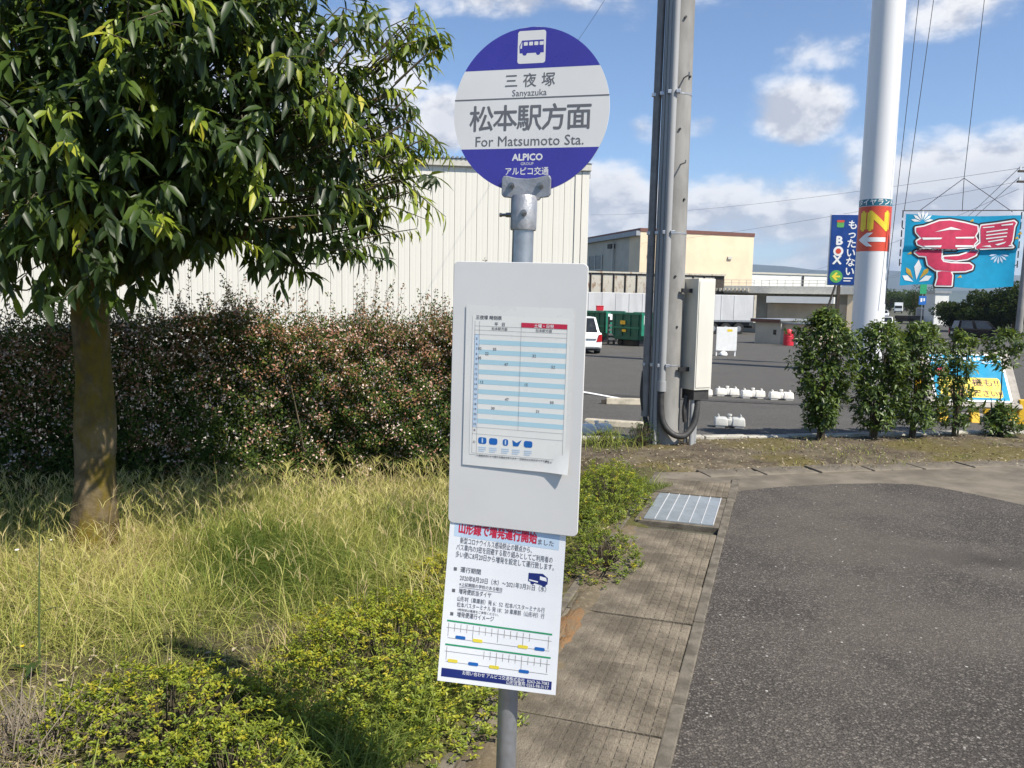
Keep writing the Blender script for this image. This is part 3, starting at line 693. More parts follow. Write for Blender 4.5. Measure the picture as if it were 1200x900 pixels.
# ================================================================== TREE
TB = Vector((-2.76, 5.08, 0))
tree = thing('evergreen_oak_tree', TB, 0, 'leafy evergreen tree with mustard lichen on its trunk, in the grass', 'tree')
tp = []; tr_ = []
for i in range(22):
    z = -.1 + i * .125; a = .134 + .036 * math.exp(-max(z, 0) * 6) - .016 * z + .006 * math.sin(z * 9)
    tp.append((.022 * math.sin(z * 2.1) + .055 * z, .03 * math.sin(z * 1.7 + 1), z)); tr_.append(a)
tm = MB().tube(tp, tr_, 28).mesh('trunk', True)
for vtx in tm.vertices:
    a = math.atan2(vtx.co.y, vtx.co.x); z = vtx.co.z
    k = 1 + .05 * math.sin(3 * a + z * 3) + .035 * math.sin(7 * a - z * 6) + (.07 * math.sin(5 * a + 1) * math.exp(-z * 4) if z > 0 else 0) + .13 * math.exp(-((z - .42) / .13) ** 2) * math.exp(-((a + 1.1) / .5) ** 2)
    vtx.co.x *= k; vtx.co.y *= k
link('trunk', tm, 'bark', tree)
lobes = []     # (centre, radii, weight)
for (x, y, Y, rx, ry, rz, w) in ((55, 205, 4.35, .95, .8, .72, 1.3), (335, 185, 4.9, .80, .8, .72, 1.2), (195, 70, 4.6, 1.05, .8, .8, 1.3), (405, 40, 5.1, .60, .7, .60, .22), (90, -90, 5.0, 1.4, 1.1, 1.0, 1.2), (215, 150, 5.9, 1.25, .9, .85, 1.0),
                              (-150, 120, 5.1, 1.3, 1.1, 1.0, .9), (260, -190, 5.2, 1.2, 1.1, 1.0, .8), (150, 235, 4.75, .75, .6, .5, .8), (395, 265, 5.0, .36, .4, .40, .4), (40, -330, 5.3, 1.3, 1.1, .9, .5), (455, 110, 5.2, .36, .4, .5, .08)):
    lobes.append((np.array(at(x, y, Y) - TB), np.array((rx, ry, rz)), w))
# limbs towards each lobe
lim = []
top = Vector(tp[15])
for c, r, w in lobes:
    e = Vector(c); mid = top.lerp(e, .5) + Vector((0, 0, .12)); pts = [top.lerp(mid, .0), top.lerp(mid, .55), mid.lerp(e, .2), mid.lerp(e, .65), e]
    MB().tube(pts, [.075, .06, .045, .03, .014], 9).build('limb', 'wood_trunk', tree, smooth=True); lim.append(pts)
Wt = np.array([w * r.prod() ** .66 for c, r, w in lobes]); Wt /= Wt.sum()
NC = 3300
li = rng.choice(len(lobes), NC, p=Wt); cc = np.array([l[0] for l in lobes])[li]; rr = np.array([l[1] for l in lobes])[li]
dd = rdir(NC); rad = rng.uniform(.35, 1, NC) ** .45
lump = 1 + .16 * np.sin(dd[:, 0] * 7 + li) * np.sin(dd[:, 2] * 6 + 2 * li) + .08 * rng.normal(size=NC)
tips = cc + dd * rr * (rad * lump)[:, None]
outn = unit(dd / rr)
tips = tips[(tips[:, 2] > 1.35)]; k = len(tips); outn = outn[:k] if False else unit(tips - np.array([.35, .1, 2.6]))
surf = np.array([min(np.sqrt((((p - c) / r) ** 2).sum()) for c, r, w in lobes) for p in tips])
# long loose shoots on the right-hand edge
ex = []
for (x, y, Y, n_) in ((470, 60, 5.0, 5), (500, 45, 5.0, 4), (522, 40, 5.0, 3), (440, 20, 5.2, 6), (488, 185, 4.9, 7), (505, 170, 4.9, 5), (470, 130, 5.1, 4), (455, 175, 5.1, 4), (498, 240, 4.8, 2), (515, 262, 4.8, 2), (470, 265, 4.9, 3), (440, 225, 5.0, 4), (455, 250, 5.0, 3), (490, 10, 5.1, 4), (430, 110, 5.1, 6), (445, 75, 5.1, 6), (480, 205, 4.9, 4), (520, 190, 4.9, 2)):
    for _ in range(n_): ex.append(np.array(at(x, y, Y) - TB) + rng.normal(0, .045, 3))
ex = np.array(ex); ktip = len(tips)
tips = np.concatenate([tips, ex]); outn = np.concatenate([outn, unit(ex - np.array([.6, 0, 2.3]))]); surf = np.concatenate([surf, np.full(len(ex), 1.2)])
k = len(tips); isx = np.arange(k) >= ktip
tw3 = tips + np.array(TB) - np.array([0, 0, EYE]); tdep = tw3 @ np.array(FW); tpx = (tw3 @ np.array(CR)) / tdep * F_PX + 600; tpy = 450 - (tw3 @ np.array(CU)) / tdep * F_PX
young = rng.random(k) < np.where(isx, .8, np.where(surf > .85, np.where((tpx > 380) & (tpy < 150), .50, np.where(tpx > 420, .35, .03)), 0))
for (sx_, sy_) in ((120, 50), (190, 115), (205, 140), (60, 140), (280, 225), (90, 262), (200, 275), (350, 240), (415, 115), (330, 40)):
    dpx = np.hypot(tpx - sx_, tpy - sy_); c_ = np.where((dpx < 30) & ~isx)[0]            # yellow green new shoots on the crown's near side
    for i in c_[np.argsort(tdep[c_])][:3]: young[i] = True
tw_ = MB(); PV = []; TI = []; LP = []
for i in range(k):
    o = outn[i]; tdir = unit(o * .8 + np.array([0, 0, -.25]) + rng.normal(0, .35, 3)); Ls = rng.uniform(.16, .30)
    base = tips[i] - tdir * Ls
    if isx[i] or i % 3 == 0:
        anc = base - unit(o + np.array([0, 0, .3])) * .25
        tw_.tube([anc, base, tips[i]], [.006, .004, .0018], 4, False)
    n_ = rng.integers(8, 13) if not isx[i] else rng.integers(5, 9); t = np.linspace(.1, 1, n_)
    ang = np.arange(n_) * 2.4 + rng.uniform(0, 6); pa = unit(np.cross(tdir, np.array([.3, .2, 1.]))); pb = np.cross(tdir, pa)
    rad_ = pa[None] * np.cos(ang)[:, None] + pb[None] * np.sin(ang)[:, None]
    y_ = young[i]
    d_ = unit(tdir[None] * .55 + rad_ * .8 + np.array([0, 0, -.75 if not y_ else -.9])[None] + rng.normal(0, .18, (n_, 3)))
    nrm = unit(np.array([0, 0, 1.])[None] + o[None] * .55 + rng.normal(0, .25, (n_, 3)))
    Lf = rng.uniform(.09, .15, n_) * (.85 if y_ else 1); wf = Lf * rng.uniform(.24, .32, n_)
    V = leaf_verts(base[None] + tdir[None] * (Ls * t)[:, None], d_, nrm, Lf, wf, rng.uniform(.1, .3))
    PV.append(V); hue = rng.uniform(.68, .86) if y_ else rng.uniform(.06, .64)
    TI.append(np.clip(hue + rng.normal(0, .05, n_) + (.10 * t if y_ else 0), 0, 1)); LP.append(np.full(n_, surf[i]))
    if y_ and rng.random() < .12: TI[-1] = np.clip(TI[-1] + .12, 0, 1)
PV = np.concatenate(PV); TI = np.concatenate(TI); LP = np.concatenate(LP)
tw_.build('twig', 'twig', tree)['kind'] = 'stuff'
# the 300 leaves that show largest become parts of their own
cw = PV.mean(1) + np.array(TB); ax = PV[:, 7] - PV[:, 0]; sd = PV[:, 3] - PV[:, 1]
view = unit(cw - np.array([0, 0, EYE])); area = np.abs((np.cross(ax, sd) * view).sum(1)) / (np.linalg.norm(cw, axis=1) ** 2)
rel = cw - np.array([0, 0, EYE]); uu = (rel @ np.array(CR)) / (rel @ np.array(FW)) * F_PX + 600; vv = 450 - (rel @ np.array(CU)) / (rel @ np.array(FW)) * F_PX
ok = (uu > 5) & (uu < 560) & (vv > 5) & (vv < 420)
cell = {}
for i in np.argsort(rel @ np.array(FW)):
    if ok[i]:
        q = (int(uu[i] // 9), int(vv[i] // 9))
        if q not in cell: cell[q] = i
front = np.array(list(cell.values())); front = front[np.argsort(-area[front])][:300]
msk = np.ones(len(PV), bool); msk[front] = False
crown = link('crown', leaves_mesh('crown', PV[msk], TI[msk]), 'leaf_tree', tree); crown['kind'] = 'stuff'
for i in front:
    c0 = PV[i][0]; me = leaves_mesh('leaf', (PV[i] - c0)[None], TI[i:i + 1]); link('leaf', me, 'leaf_tree', tree, Matrix.Translation(Vector(c0)))

def patch(x, y, s, seed):
    r = np.random.default_rng(seed); f = r.normal(0, s, (8, 2)); p = r.uniform(0, 6.3, 8)
    return sum(np.sin(x * f[i, 0] + y * f[i, 1] + p[i]) for i in range(8)) / 8 ** .5
# ================================================================== HEDGE
HA, HB = np.array([-8.6, 5.55]), np.array([.22, 8.25])      # its middle line
hd = (HB - HA) / np.linalg.norm(HB - HA); hn = np.array([hd[1], -hd[0]]); HL = np.linalg.norm(HB - HA)
hedge = thing('flowering_hedge', (HA[0], HA[1], 0), math.atan2(hd[1], hd[0]), 'dense flowering hedge with reddish and green leaves behind the tree', 'hedge')
def hedge_top(u): return 1.47 + .07 * np.sin(u * 2.3) + .05 * np.sin(u * 5.1 + 1) + .03 * np.sin(u * 11)
NH = 120000
u = HL * (1 - rng.uniform(0, 1, NH) ** 1.15 * .72); u = np.where(rng.random(NH) < .12, rng.uniform(0, HL, NH), u)
zf = rng.uniform(.03, 1, NH); top_ = hedge_top(u)
face = rng.random(NH)
dep = np.where(face < .70, -.48 + np.abs(rng.normal(0, .10, NH)), rng.uniform(-.45, .5, NH))
zz_ = np.where(face > .80, top_ - np.abs(rng.normal(0, .10, NH)), zf * top_)
cn = 6500; cid = rng.integers(0, cn, NH); inc = rng.random(NH) < .72; cu_, cz_ = HL * (1 - rng.uniform(0, 1, cn) ** 1.15 * .72), rng.uniform(.04, 1, cn) ** .8
u = np.where(inc, cu_[cid] + rng.normal(0, .032, NH), u); u = np.minimum(u, HL); top_ = hedge_top(u); zz_ = np.where(inc & (face <= .8), cz_[cid] * top_ + rng.normal(0, .030, NH), zz_); zz_ = np.clip(zz_, .02, 1.62)
bulge = .10 * np.sin(u * 3.1 + zz_ * 4) + .09 * np.sin(u * 9.3 - zz_ * 11) * np.sin(zz_ * 9 + u * 4) + .05 * np.sin(u * 21 + zz_ * 17) - .06 * (zz_ / 1.5 - .5) ** 2
endr = np.clip((HL - u) / .35, 0, 1) ** .5
pos = np.stack([u + rng.normal(0, .02, NH), (dep - bulge) * (.35 + .65 * endr), zz_ * (.75 + .25 * endr)], 1)
red = np.clip((zz_ / 1.5) ** 1.5 + .35 * patch(u * 2.2, zz_ * 2.6, 2.2, 21), 0, 1)
tint = np.where(rng.random(NH) < .03 + .46 * red, rng.uniform(.62, .90, NH), rng.uniform(.05, .60, NH))
flw = np.clip(patch(u * 3, zz_ * 3, 3.0, 22) - .7, 0, 1)
tint = np.where(rng.random(NH) < .010 + .28 * flw, rng.uniform(.90, 1, NH), tint)
cr_ = np.clip(.04 + .60 * cz_ ** 1.7, 0, 1); chue = np.where(rng.random(cn) < cr_, rng.uniform(.64, .90, cn), rng.uniform(.05, .60, cn))      # each spray has one colour
tint = np.where(inc & (tint < .9), np.clip(chue[cid] + rng.normal(0, .04, NH), 0, .93), tint); cf_ = rng.random(cn) < .10 + .12 * cz_; tint = np.where(inc & cf_[cid] & (rng.random(NH) < .35), rng.uniform(.93, 1, NH), tint)
out = np.stack([np.zeros(NH), np.where(face > .8, -.2, -1.), np.where(face > .8, 1., .45)], 1)
link('foliage', rhomb_mesh('foliage', pos, out * .5 + rdir(NH) * .9, unit(out + rdir(NH) * .6), rng.uniform(.02, .038, NH), rng.uniform(.013, .022, NH), tint), 'leaf_hedge', hedge)['kind'] = 'stuff'
# inner framework of stems
sm = MB()
for i in range(230):
    x = rng.uniform(0, HL - .15); y0 = rng.normal(0, .16); p = [(x, y0, 0), (x + rng.normal(0, .1), y0 + rng.normal(0, .08), .6), (x + rng.normal(0, .16), y0 + rng.normal(0, .14), 1.25)]
    sm.tube(p, [.012, .008, .004], 4, False)
sm.build('stem', 'twig', hedge)['kind'] = 'stuff'
# dense inner leaves, so that daylight does not pass straight through
NI = 26000; ui = rng.uniform(0, HL - .1, NI); pi_ = np.stack([ui, rng.uniform(-.30, .32, NI), rng.uniform(.03, 1, NI) ** 1.25 * (hedge_top(ui) - .12)], 1)
link('inner_foliage', rhomb_mesh('inner_foliage', pi_, rdir(NI), rdir(NI), rng.uniform(.05, .085, NI), rng.uniform(.035, .05, NI), rng.uniform(0, .3, NI)), 'leaf_hedge', hedge)['kind'] = 'stuff'
# arching sprigs with small flowers above the top
sg = MB(); SP, SDD, ST = [], [], []
for i in range(760):
    x = HL * (1 - rng.uniform(0, 1) ** 1.5 * .6); h = abs(rng.normal(0, .14)) + .05 + (.24 if rng.random() < .12 else 0); y0 = rng.normal(-.1, .2); tz_ = hedge_top(x) - .08
    a = rng.normal(0, .10, 2); p0 = np.array([x, y0, tz_]); p1 = p0 + np.array([a[0] * .4, a[1] * .4, h * .6]); p2 = p0 + np.array([a[0], a[1], h])
    sg.tube([p0, p1, p2], [.0025, .002, .0012], 3, False)
    for t in np.linspace(.1, 1, int(14 + h * 60)):
        p = p0 + (p2 - p0) * t + rng.normal(0, .012, 3); SP.append(p); SDD.append(rng.normal(0, 1, 3) + np.array([0, 0, .3]))
        ST.append(rng.uniform(.15, .6) if rng.random() < .5 else rng.uniform(.66, .92) if rng.random() < .75 else 1.)
sg.build('sprig', 'twig', hedge)['kind'] = 'stuff'; SP = np.array(SP); ns = len(SP)
link('blossom', rhomb_mesh('blossom', SP, np.array(SDD), rdir(ns), rng.uniform(.02, .036, ns), rng.uniform(.012, .02, ns), np.array(ST)), 'leaf_hedge', hedge)['kind'] = 'stuff'

# ================================================================== GRASS AND LOW PLANTS
def field(n_, xr, yr, poly):
    x = rng.uniform(*xr, n_); y = rng.uniform(*yr, n_); m_ = inside(poly, x, y); return x[m_], y[m_]
GP = [(-6.5, 1.2), st(-1.2, -2), st(-.86, -.2), st(-.83, 1.3), st(-.98, 1.5), st(-1.05, 2.5), st(-.85, 2.7), st(-.80, 4.0), st(-.55, 4.7), (.6, 7.7), (-.6, 7.3), (-4.2, 6.2), (-7.5, 5.3)]
def patch(x, y, s, seed):
    r = np.random.default_rng(seed); f = r.normal(0, s, (8, 2)); p = r.uniform(0, 6.3, 8)
    return sum(np.sin(x * f[i, 0] + y * f[i, 1] + p[i]) for i in range(8)) / 8 ** .5
x, y = field(300000, (-6.8, 1.6), (1.0, 7.8), GP)
dens_ = .35 + .35 * ((x > -1.1) & (y < 3.4)) + .5 * np.clip((y - 3.0) / 2.2, 0, 1) + .25 * patch(x, y, 2.2, 4) - .45 * ((x < -1.2) & (y < 4.2)) * np.clip(.5 + patch(x, y, 1.6, 5), 0, 1)
keep = rng.random(len(x)) < np.clip(dens_, .05, 1); x, y = x[keep], y[keep]; k = len(x)
hb = .09 + .12 * np.clip((y - 2.6) / 2.0, 0, 1) - .09 * np.clip((y - 5.1) / 1.2, 0, 1); hb = np.where(x > -.1, hb * .55, hb); hb = np.where(x < -3.2, hb * .8, hb)
h = hb * rng.lognormal(0, .35, k) * (1 + .25 * patch(x, y, 3, 6)); az = rng.uniform(0, 6.28, k); tipd = np.stack([np.cos(az), np.sin(az), np.zeros(k)], 1)
ti = np.clip(.36 + .25 * patch(x, y, 2.4, 8) + rng.normal(0, .17, k) + .16 * ((x < -1.5) & (y < 4.3)) - .2 * (x > .15) + np.where(rng.random(k) < .06, .4, 0), 0, 1)
grass = link('grass', strips_mesh('grass', np.stack([x, y, np.full(k, .0)], 1), tipd, h, rng.uniform(.0024, .0055, k), rng.uniform(.15, 1.9, k), ti), 'grass_tint')
tag(grass, 'tall unmown yellow green grass in the planting bed', 'grass', kind='stuff')
# thin flowering stalks that spread into fingers
sb_, sd_, sh_, sw_, sbd, sti = [], [], [], [], [], []
x, y = field(8000, (-5.5, .4), (3.3, 7.6), GP); kk = rng.random(len(x)) < np.clip(.16 + .6 * np.clip((y - 4.4) / 1.2, 0, 1), 0, 1); x, y = x[kk], y[kk]
for i in range(len(x)):
    H_ = rng.uniform(.24, .46) * (1 - .30 * (y[i] > 5.6)); a = rng.uniform(0, 6.28); ln0 = rng.uniform(.1, .5)
    sb_.append((x[i], y[i], 0)); sd_.append((math.cos(a), math.sin(a), 0)); sh_.append(H_); sw_.append(.0032); sbd.append(ln0); t0 = rng.uniform(.5, .95); sti.append(t0)
    tp_ = (x[i] + math.cos(a) * H_ * ln0, y[i] + math.sin(a) * H_ * ln0, H_ * (1 - .32 * ln0))
    for q in range(rng.integers(3, 6)):
        a2 = rng.uniform(0, 6.28); sb_.append(tp_); sd_.append((math.cos(a2), math.sin(a2), 0)); sh_.append(rng.uniform(.06, .13)); sw_.append(.0018 + .0004 * y[i]); sbd.append(rng.uniform(.6, 1.2)); sti.append(t0)
link_ = link('seed_stalks', strips_mesh('seed_stalks', np.array(sb_), np.array(sd_), np.array(sh_), np.array(sw_), np.array(sbd), np.array(sti)), 'grass_tint')
tag(link_, 'straw coloured spreading seed stalks rising from the grass', 'grass', kind='stuff')

def mound(name, cx, cy, rx, ry, h, n_, tl, th, label, cat='shrub', mt='leaf_mound', rz=0., gold=.06):
    t = thing(name, (cx, cy, 0), rz, label, cat)
    nc = n_ // 9; d = rdir(nc); d[:, 2] = np.abs(d[:, 2]); rad = rng.uniform(.5, 1, nc) ** .4 * (1 + .13 * np.sin(d[:, 0] * 9 + cx * 5) * np.sin(d[:, 1] * 8 + cy) + rng.normal(0, .05, nc))
    c = d * np.array([rx, ry, h]) * rad[:, None]; c[:, 2] = np.maximum(c[:, 2], .02)
    P_, D_, N_, T_ = [], [], [], []
    for j in range(9):
        a = j * 2.4 + rng.uniform(0, 6, nc); up = unit(d * .5 + np.array([0, 0, 1.]) + rng.normal(0, .3, (nc, 3))); side = np.stack([np.cos(a), np.sin(a), np.zeros(nc)], 1)
        P_.append(c + rng.normal(0, .006, (nc, 3))); D_.append(unit(up * (.15 + .1 * j) + side)); N_.append(up)
    hue = rng.uniform(tl, th, nc) + .10 * np.clip(c[:, 2] / h, 0, 1); hue = np.where(rng.random(nc) < gold, .9, hue)
    T_ = np.tile(np.clip(hue, 0, 1), 9) + rng.normal(0, .03, nc * 9); m_ = nc * 9
    link('foliage', rhomb_mesh('foliage', np.concatenate(P_), np.concatenate(D_), np.concatenate(N_), rng.uniform(.013, .024, m_), rng.uniform(.007, .011, m_), np.clip(T_, 0, 1)), mt, t)['kind'] = 'stuff'
    s = MB()
    for q in range(70):
        a = rng.uniform(0, 6.28); r_ = rng.uniform(.1, .85); e = np.array([math.cos(a) * rx * r_, math.sin(a) * ry * r_, h * (1 - r_ * r_ * .6) * .85]); s.tube([e * np.array([.3, .3, 0]), e * np.array([.7, .7, .5]), e], [.005, .004, .002], 4, False)
    s.build('branch', 'twig', t)['kind'] = 'stuff'; return t
mound('low_azalea', -.50, 3.42, .60, .66, .36, 20000, .40, .84, 'broad low shrub with small lime green leaves left of the sign pole')
mound('low_azalea', -1.34, 2.98, .56, .38, .25, 8500, .32, .84, 'low yellow green shrub at the bottom edge of the grass')
mound('low_azalea', -.98, 2.68, .38, .32, .20, 4600, .30, .80, 'low lime green shrub filling the gap at the bottom edge')
mound('low_azalea', -.34, 4.45, .30, .32, .27, 5000, .55, .90, 'small golden leaved shrub behind the notice poster', gold=.4)
mound('low_azalea', .82, 6.72, .38, .80, .34, 12000, .25, .70, 'green shrub spilling towards the footpath beyond the board', rz=-R(17))
mound('low_azalea', .30, 6.0, .42, .55, .40, 8000, .15, .60, 'dark green shrub half hidden behind the board')
mound('weed_clump', .62, 5.15, .26, .5, .20, 3500, .25, .55, 'fresh green weeds at the footpath edge beside the poster', 'weeds', rz=-R(17))
# long fresh blades at the footpath edge and round the sign's foot
x = np.concatenate([rng.normal(.48, .14, 1500), rng.normal(-.42, .26, 2200), rng.normal(1.0, .22, 900)]); y = np.concatenate([rng.normal(4.75, .38, 1500), rng.normal(2.85, .28, 2200), rng.normal(6.6, .5, 900)]); k = len(x)
m_ = inside(GP, x, y); x, y = x[m_], y[m_]; k = len(x); az = rng.uniform(0, 6.28, k)
tag(link('edge_grass', strips_mesh('edge_grass', np.stack([x, y, np.zeros(k)], 1), np.stack([np.cos(az), np.sin(az), 0 * az], 1), rng.uniform(.10, .30, k), rng.uniform(.004, .008, k), rng.uniform(.3, 1.2, k), np.clip(rng.normal(.12, .1, k), 0, 1)), 'grass_tint'),
    'fresh green long grass along the edge of the slabs', 'grass', kind='stuff')
# dry twiggy shrub
dt = thing('dead_shrub', (-1.78, 2.86, 0), 0, 'leafless grey twiggy shrub in the bottom corner of the grass', 'shrub'); s = MB()
for i in range(420):
    a, e = rng.uniform(0, 6.28), rng.uniform(.2, 1.4); d = Vector((math.cos(a) * math.cos(e), math.sin(a) * math.cos(e), math.sin(e))); L_ = rng.uniform(.10, .24); p0 = Vector((rng.normal(0, .10), rng.normal(0, .07), 0)); p1 = p0 + d * L_ * .6; p2 = p1 + (d + Vector(rng.normal(0, .5, 3))) * L_ * .4
    s.tube([p0, p1, p2], [.003, .0022, .0012], 3, False)
s.build('branch', 'dry_twig', dt)['kind'] = 'stuff'
# wild flowers
def wildflower(px, py, Y, m_, label, r_=.014):
    e = at(px, py, Y); b0 = Vector((e.x + rng.normal(0, .05), e.y + rng.normal(0, .05), 0)); t = thing('wildflower', b0, 0, label, 'flower', 'wild flowers in the grass'); l = e - b0
    MB().tube([(0, 0, 0), (l.x * .3, l.y * .3, l.z * .55), l], [.0028, .0022, .0016], 5).build('stem', 'stem_green', t)
    p = MB()
    for j in range(12):
        a = j * math.pi / 6; d = Vector((math.cos(a), math.sin(a) * .8 - .3, .35)).normalized(); sx = Vector((-math.sin(a), math.cos(a), 0)) * r_ * .24
        p.add([l, l + d * r_ * .6 - sx, l + d * r_, l + d * r_ * .6 + sx], ((0, 1, 2, 3),))
    p.build('flower_head', m_, t)
wildflower(26, 758, 3.6, 'petal_yellow', 'yellow wildflower highest of the yellow ones by the picture edge'); wildflower(45, 786, 3.5, 'petal_yellow', 'orange yellow wildflower just below the other yellow flower'); wildflower(19, 853, 3.2, 'petal_yellow', 'lowest yellow wildflower beside the grey twiggy shrub')
wildflower(20, 645, 4.3, 'petal_white', 'white wildflower farthest from the trunk among the grass'); wildflower(86, 685, 4.3, 'petal_white', 'white wildflower in front of the tree trunk foot', .017); wildflower(60, 633, 4.4, 'petal_white', 'pale wildflower on a tall green stalk by the trunk', .008)
# tall green stalk
ts_ = thing('weed_stalk', at(48, 830, 3.4) * 1 - Vector((0, 0, at(48, 830, 3.4).z)), 0, 'tall thin dark green weed stalk at the picture edge', 'weed')
MB().tube([(0, 0, 0), (.01, 0, .3), (.02, .02, .75)], [.006, .005, .002], 6).build('stem', 'stem_green', ts_)
V = leaf_verts(np.array([[0, 0, .02], [0, 0, .05], [.0, 0, .1], [.01, 0, .32]]), np.array([[1, -.3, .25], [-1, .2, .3], [.3, -1, .35], [1, .2, .6]]), np.array([[0, 0, 1.]] * 4), np.array([.22, .18, .2, .1]), np.array([.035, .03, .035, .015]), .25)
link('leaf', leaves_mesh('leaf', V, np.array([.2, .3, .25, .2])), 'leaf_bush', ts_)
# litter of dry leaves
def litter(name, n_, poly, xr, yr, label, smin=.012, smax=.045, z=.05):
    x, y = field(n_, xr, yr, poly); k = len(x); d = rdir(k); d[:, 2] *= .35
    tag(link(name, rhomb_mesh(name, np.stack([x, y, np.full(k, z) + rng.uniform(-.02, .02, k) * (z > .01)], 1), d, unit(np.array([0, 0, 1.]) + rng.normal(0, .45, (k, 3))), rng.uniform(smin, smax, k), rng.uniform(smin * .5, smax * .5, k), rng.uniform(0, 1, k)), 'litter_tint'), label, 'grit' if 'grit' in name else 'leaf litter', kind='stuff')
litter('leaf_litter', 5200, VERGE, (-.3, 9), (7.9, 11.2), 'pale dry leaf litter scattered over the earth verge')
litter('leaf_litter', 900, [st(-1.1, 2.6), st(-.80, 2.6), st(-.74, 3.7), st(-1.05, 3.7)], (-.5, 2.5), (4.5, 7.5), 'pile of dry brown leaves where the shrub meets the slabs', z=.05)
litter('leaf_litter', 1500, GP, (-3.2, .1), (2.3, 4.6), 'brown dead leaves lying among the front grass', z=.05)
litter('road_grit', 1400, [st(.0, -2.5), st(.05, 0), st(.06, 4.6), (3.2, 7.6), (4.1, 7.7), (4.0, 7.55), (3.0, 7.45), st(.22, 4.5), st(.16, 1), st(.24, -2.5)], (-.6, 4.3), (.2, 7.8), 'fine pale grit gathered along the edge of the asphalt', .004, .014, .001)
# short tufts along the kerb
x, y = field(9000, (.2, 8), (8.0, 11), VERGE); pk_ = patch(x, y, 2.5, 3); kk = (rng.random(len(x)) < np.clip(pk_ * .4 - .1, 0, .6)) | ((np.hypot(x - 1.15, y - 9.35) < .42) & (rng.random(len(x)) < .99)); x, y = x[kk], y[kk]; k = len(x); az = rng.uniform(0, 6.28, k)
hh = np.where(np.hypot(x - 1.15, y - 9.35) < .42, rng.uniform(.12, .34, k), rng.uniform(.03, .09, k))
tag(link('verge_grass', strips_mesh('verge_grass', np.stack([x, y, np.full(k, .02)], 1), np.stack([np.cos(az), np.sin(az), 0 * az], 1), hh, rng.uniform(.004, .008, k), rng.uniform(.3, 1.2, k), np.clip(rng.normal(.3, .16, k), 0, 1)), 'grass_tint'), 'sparse grass tufts along the verge and kerb', 'grass', kind='stuff')

# ================================================================== UTILITY POLE
up = thing('utility_pole', (1.88, 9.72, 0), 0, 'tall concrete utility pole with grey conduits, beside the cream cabinet', 'utility pole')
UT = MB().tube([(0, 0, -.3), (0, 0, .5), (0, 0, 3), (0, 0, 7), (0, 0, 11.5)], [.19, .187, .177, .160, .142], 40).build('pole', 'concrete_pole', up, smooth=True)
for x, yy, r_, m_, z0 in ((-.245, -.04, .048, 'pvc_dark', .35), (-.175, -.13, .022, 'pvc', .02), (-.14, -.175, .026, 'pvc', .02), (-.085, -.21, .044, 'pvc', .72)):
    MB().tube([(x, yy, z0), (x * .98, yy * .98, 3), (x * .88, yy * .9, 7), (x * .8, yy * .84, 11)], r_, 18).build('conduit', m_, up, smooth=True)
for z in (.98, 2.55, 4.15, 6.6):
    r_ = .193 - z * .0042
    MB().tube([(0, 0, z), (0, 0, z + .018)], r_, 36).build('band', 'cast', up)
    for x, yy in ((-.29, -.06), (-.205, -.13), (-.13, -.225), (-.035, -.262)): MB().box(x * .96 - .025, x * .96 + .025, yy * .95 - .02, yy * .95 + .02, z - .012, z + .03).build('clamp', 'galv', up, bevel=.004)
for z, a in ((1.45, 25), (2.05, 10), (2.95, 35), (3.75, 5), (4.35, 40), (5.0, 10)):
    d = Vector((math.sin(R(a)), -math.cos(R(a)), 0)); r0 = .18
    MB().tube([d * r0 * .95 + Vector((0, 0, z)), d * (r0 + .012) + Vector((0, 0, z))], .014, 10).build('step_socket', 'black', up)
for z in (3.35, 4.33): 
    d = Vector((.25, -.97, 0)); MB().tube([d * .16 + Vector((0, 0, z)), d * .30 + Vector((0, 0, z)), d * .30 + Vector((0, 0, z + .03))], .009, 8).build('step_bolt', 'bolt', up)
# looped cable
lp = [(-.085, -.21, .76), (-.085, -.215, .50), (-.05, -.23, .30), (.06, -.25, .17), (.2, -.25, .15), (.32, -.2, .28), (.36, -.16, .48), (.365, -.13, .62)]
def smooth_path(p, n_=6):
    p = [Vector(q) for q in p]; o = []
    for i in range(len(p) - 1):
        a, b_, c_, d_ = p[max(i - 1, 0)], p[i], p[i + 1], p[min(i + 2, len(p) - 1)]
        for j in range(n_):
            t = j / n_; o.append(.5 * ((2 * b_) + (c_ - a) * t + (2 * a - 5 * b_ + 4 * c_ - d_) * t * t + (3 * b_ - a - 3 * c_ + d_) * t ** 3))
    return o + [p[-1]]
MB().tube(smooth_path(lp), .038, 14).build('cable_loop', 'rubber', up, smooth=True)
MB().tube([(-.085, -.21, .68), (-.085, -.21, .80)], .055, 18).build('cable_collar', 'pvc', up, smooth=True)
MB().tube(smooth_path([(-.27, -.03, .9), (-.285, -.04, .6), (-.24, -.06, .32), (-.2, -.08, .15)]), .03, 10).build('cable_tail', 'rubber', up, smooth=True)
# cabinet on the pole's right side
cab = thing('pole_cabinet', (2.235, 9.62, 0), R(25), 'tall cream metal cabinet fixed beside the concrete utility pole', 'cabinet')
cb = MB().box(-.115, .135, -.11, .16, .70, 2.03).build('body', 'cabinet', cab, bevel=.006)
MB().box(-.10, .12, -.118, -.1105, .73, 2.0).build('door', 'cabinet', cab, bevel=.003)
for z in (.92, 1.86): MB().box(-.26, -.112, .0, .03, z, z + .05).build('bracket', 'black', cab)
MB().box(-.10, .12, -.09, .14, .58, .699).build('gland_plate', 'rubber', cab)
for x, yy in ((-.07, -.03), (-.01, .02), (.05, .06), (-.05, .10)): MB().tube([(x, yy, -.05), (x, yy, .6)], .026, 14).build('conduit', 'pvc', cab, smooth=True)
MB().tube(smooth_path([(-.1, .05, .62), (-.14, .03, .45), (-.13, .02, .3)]), .028, 8).build('cable', 'rubber', cab, smooth=True)

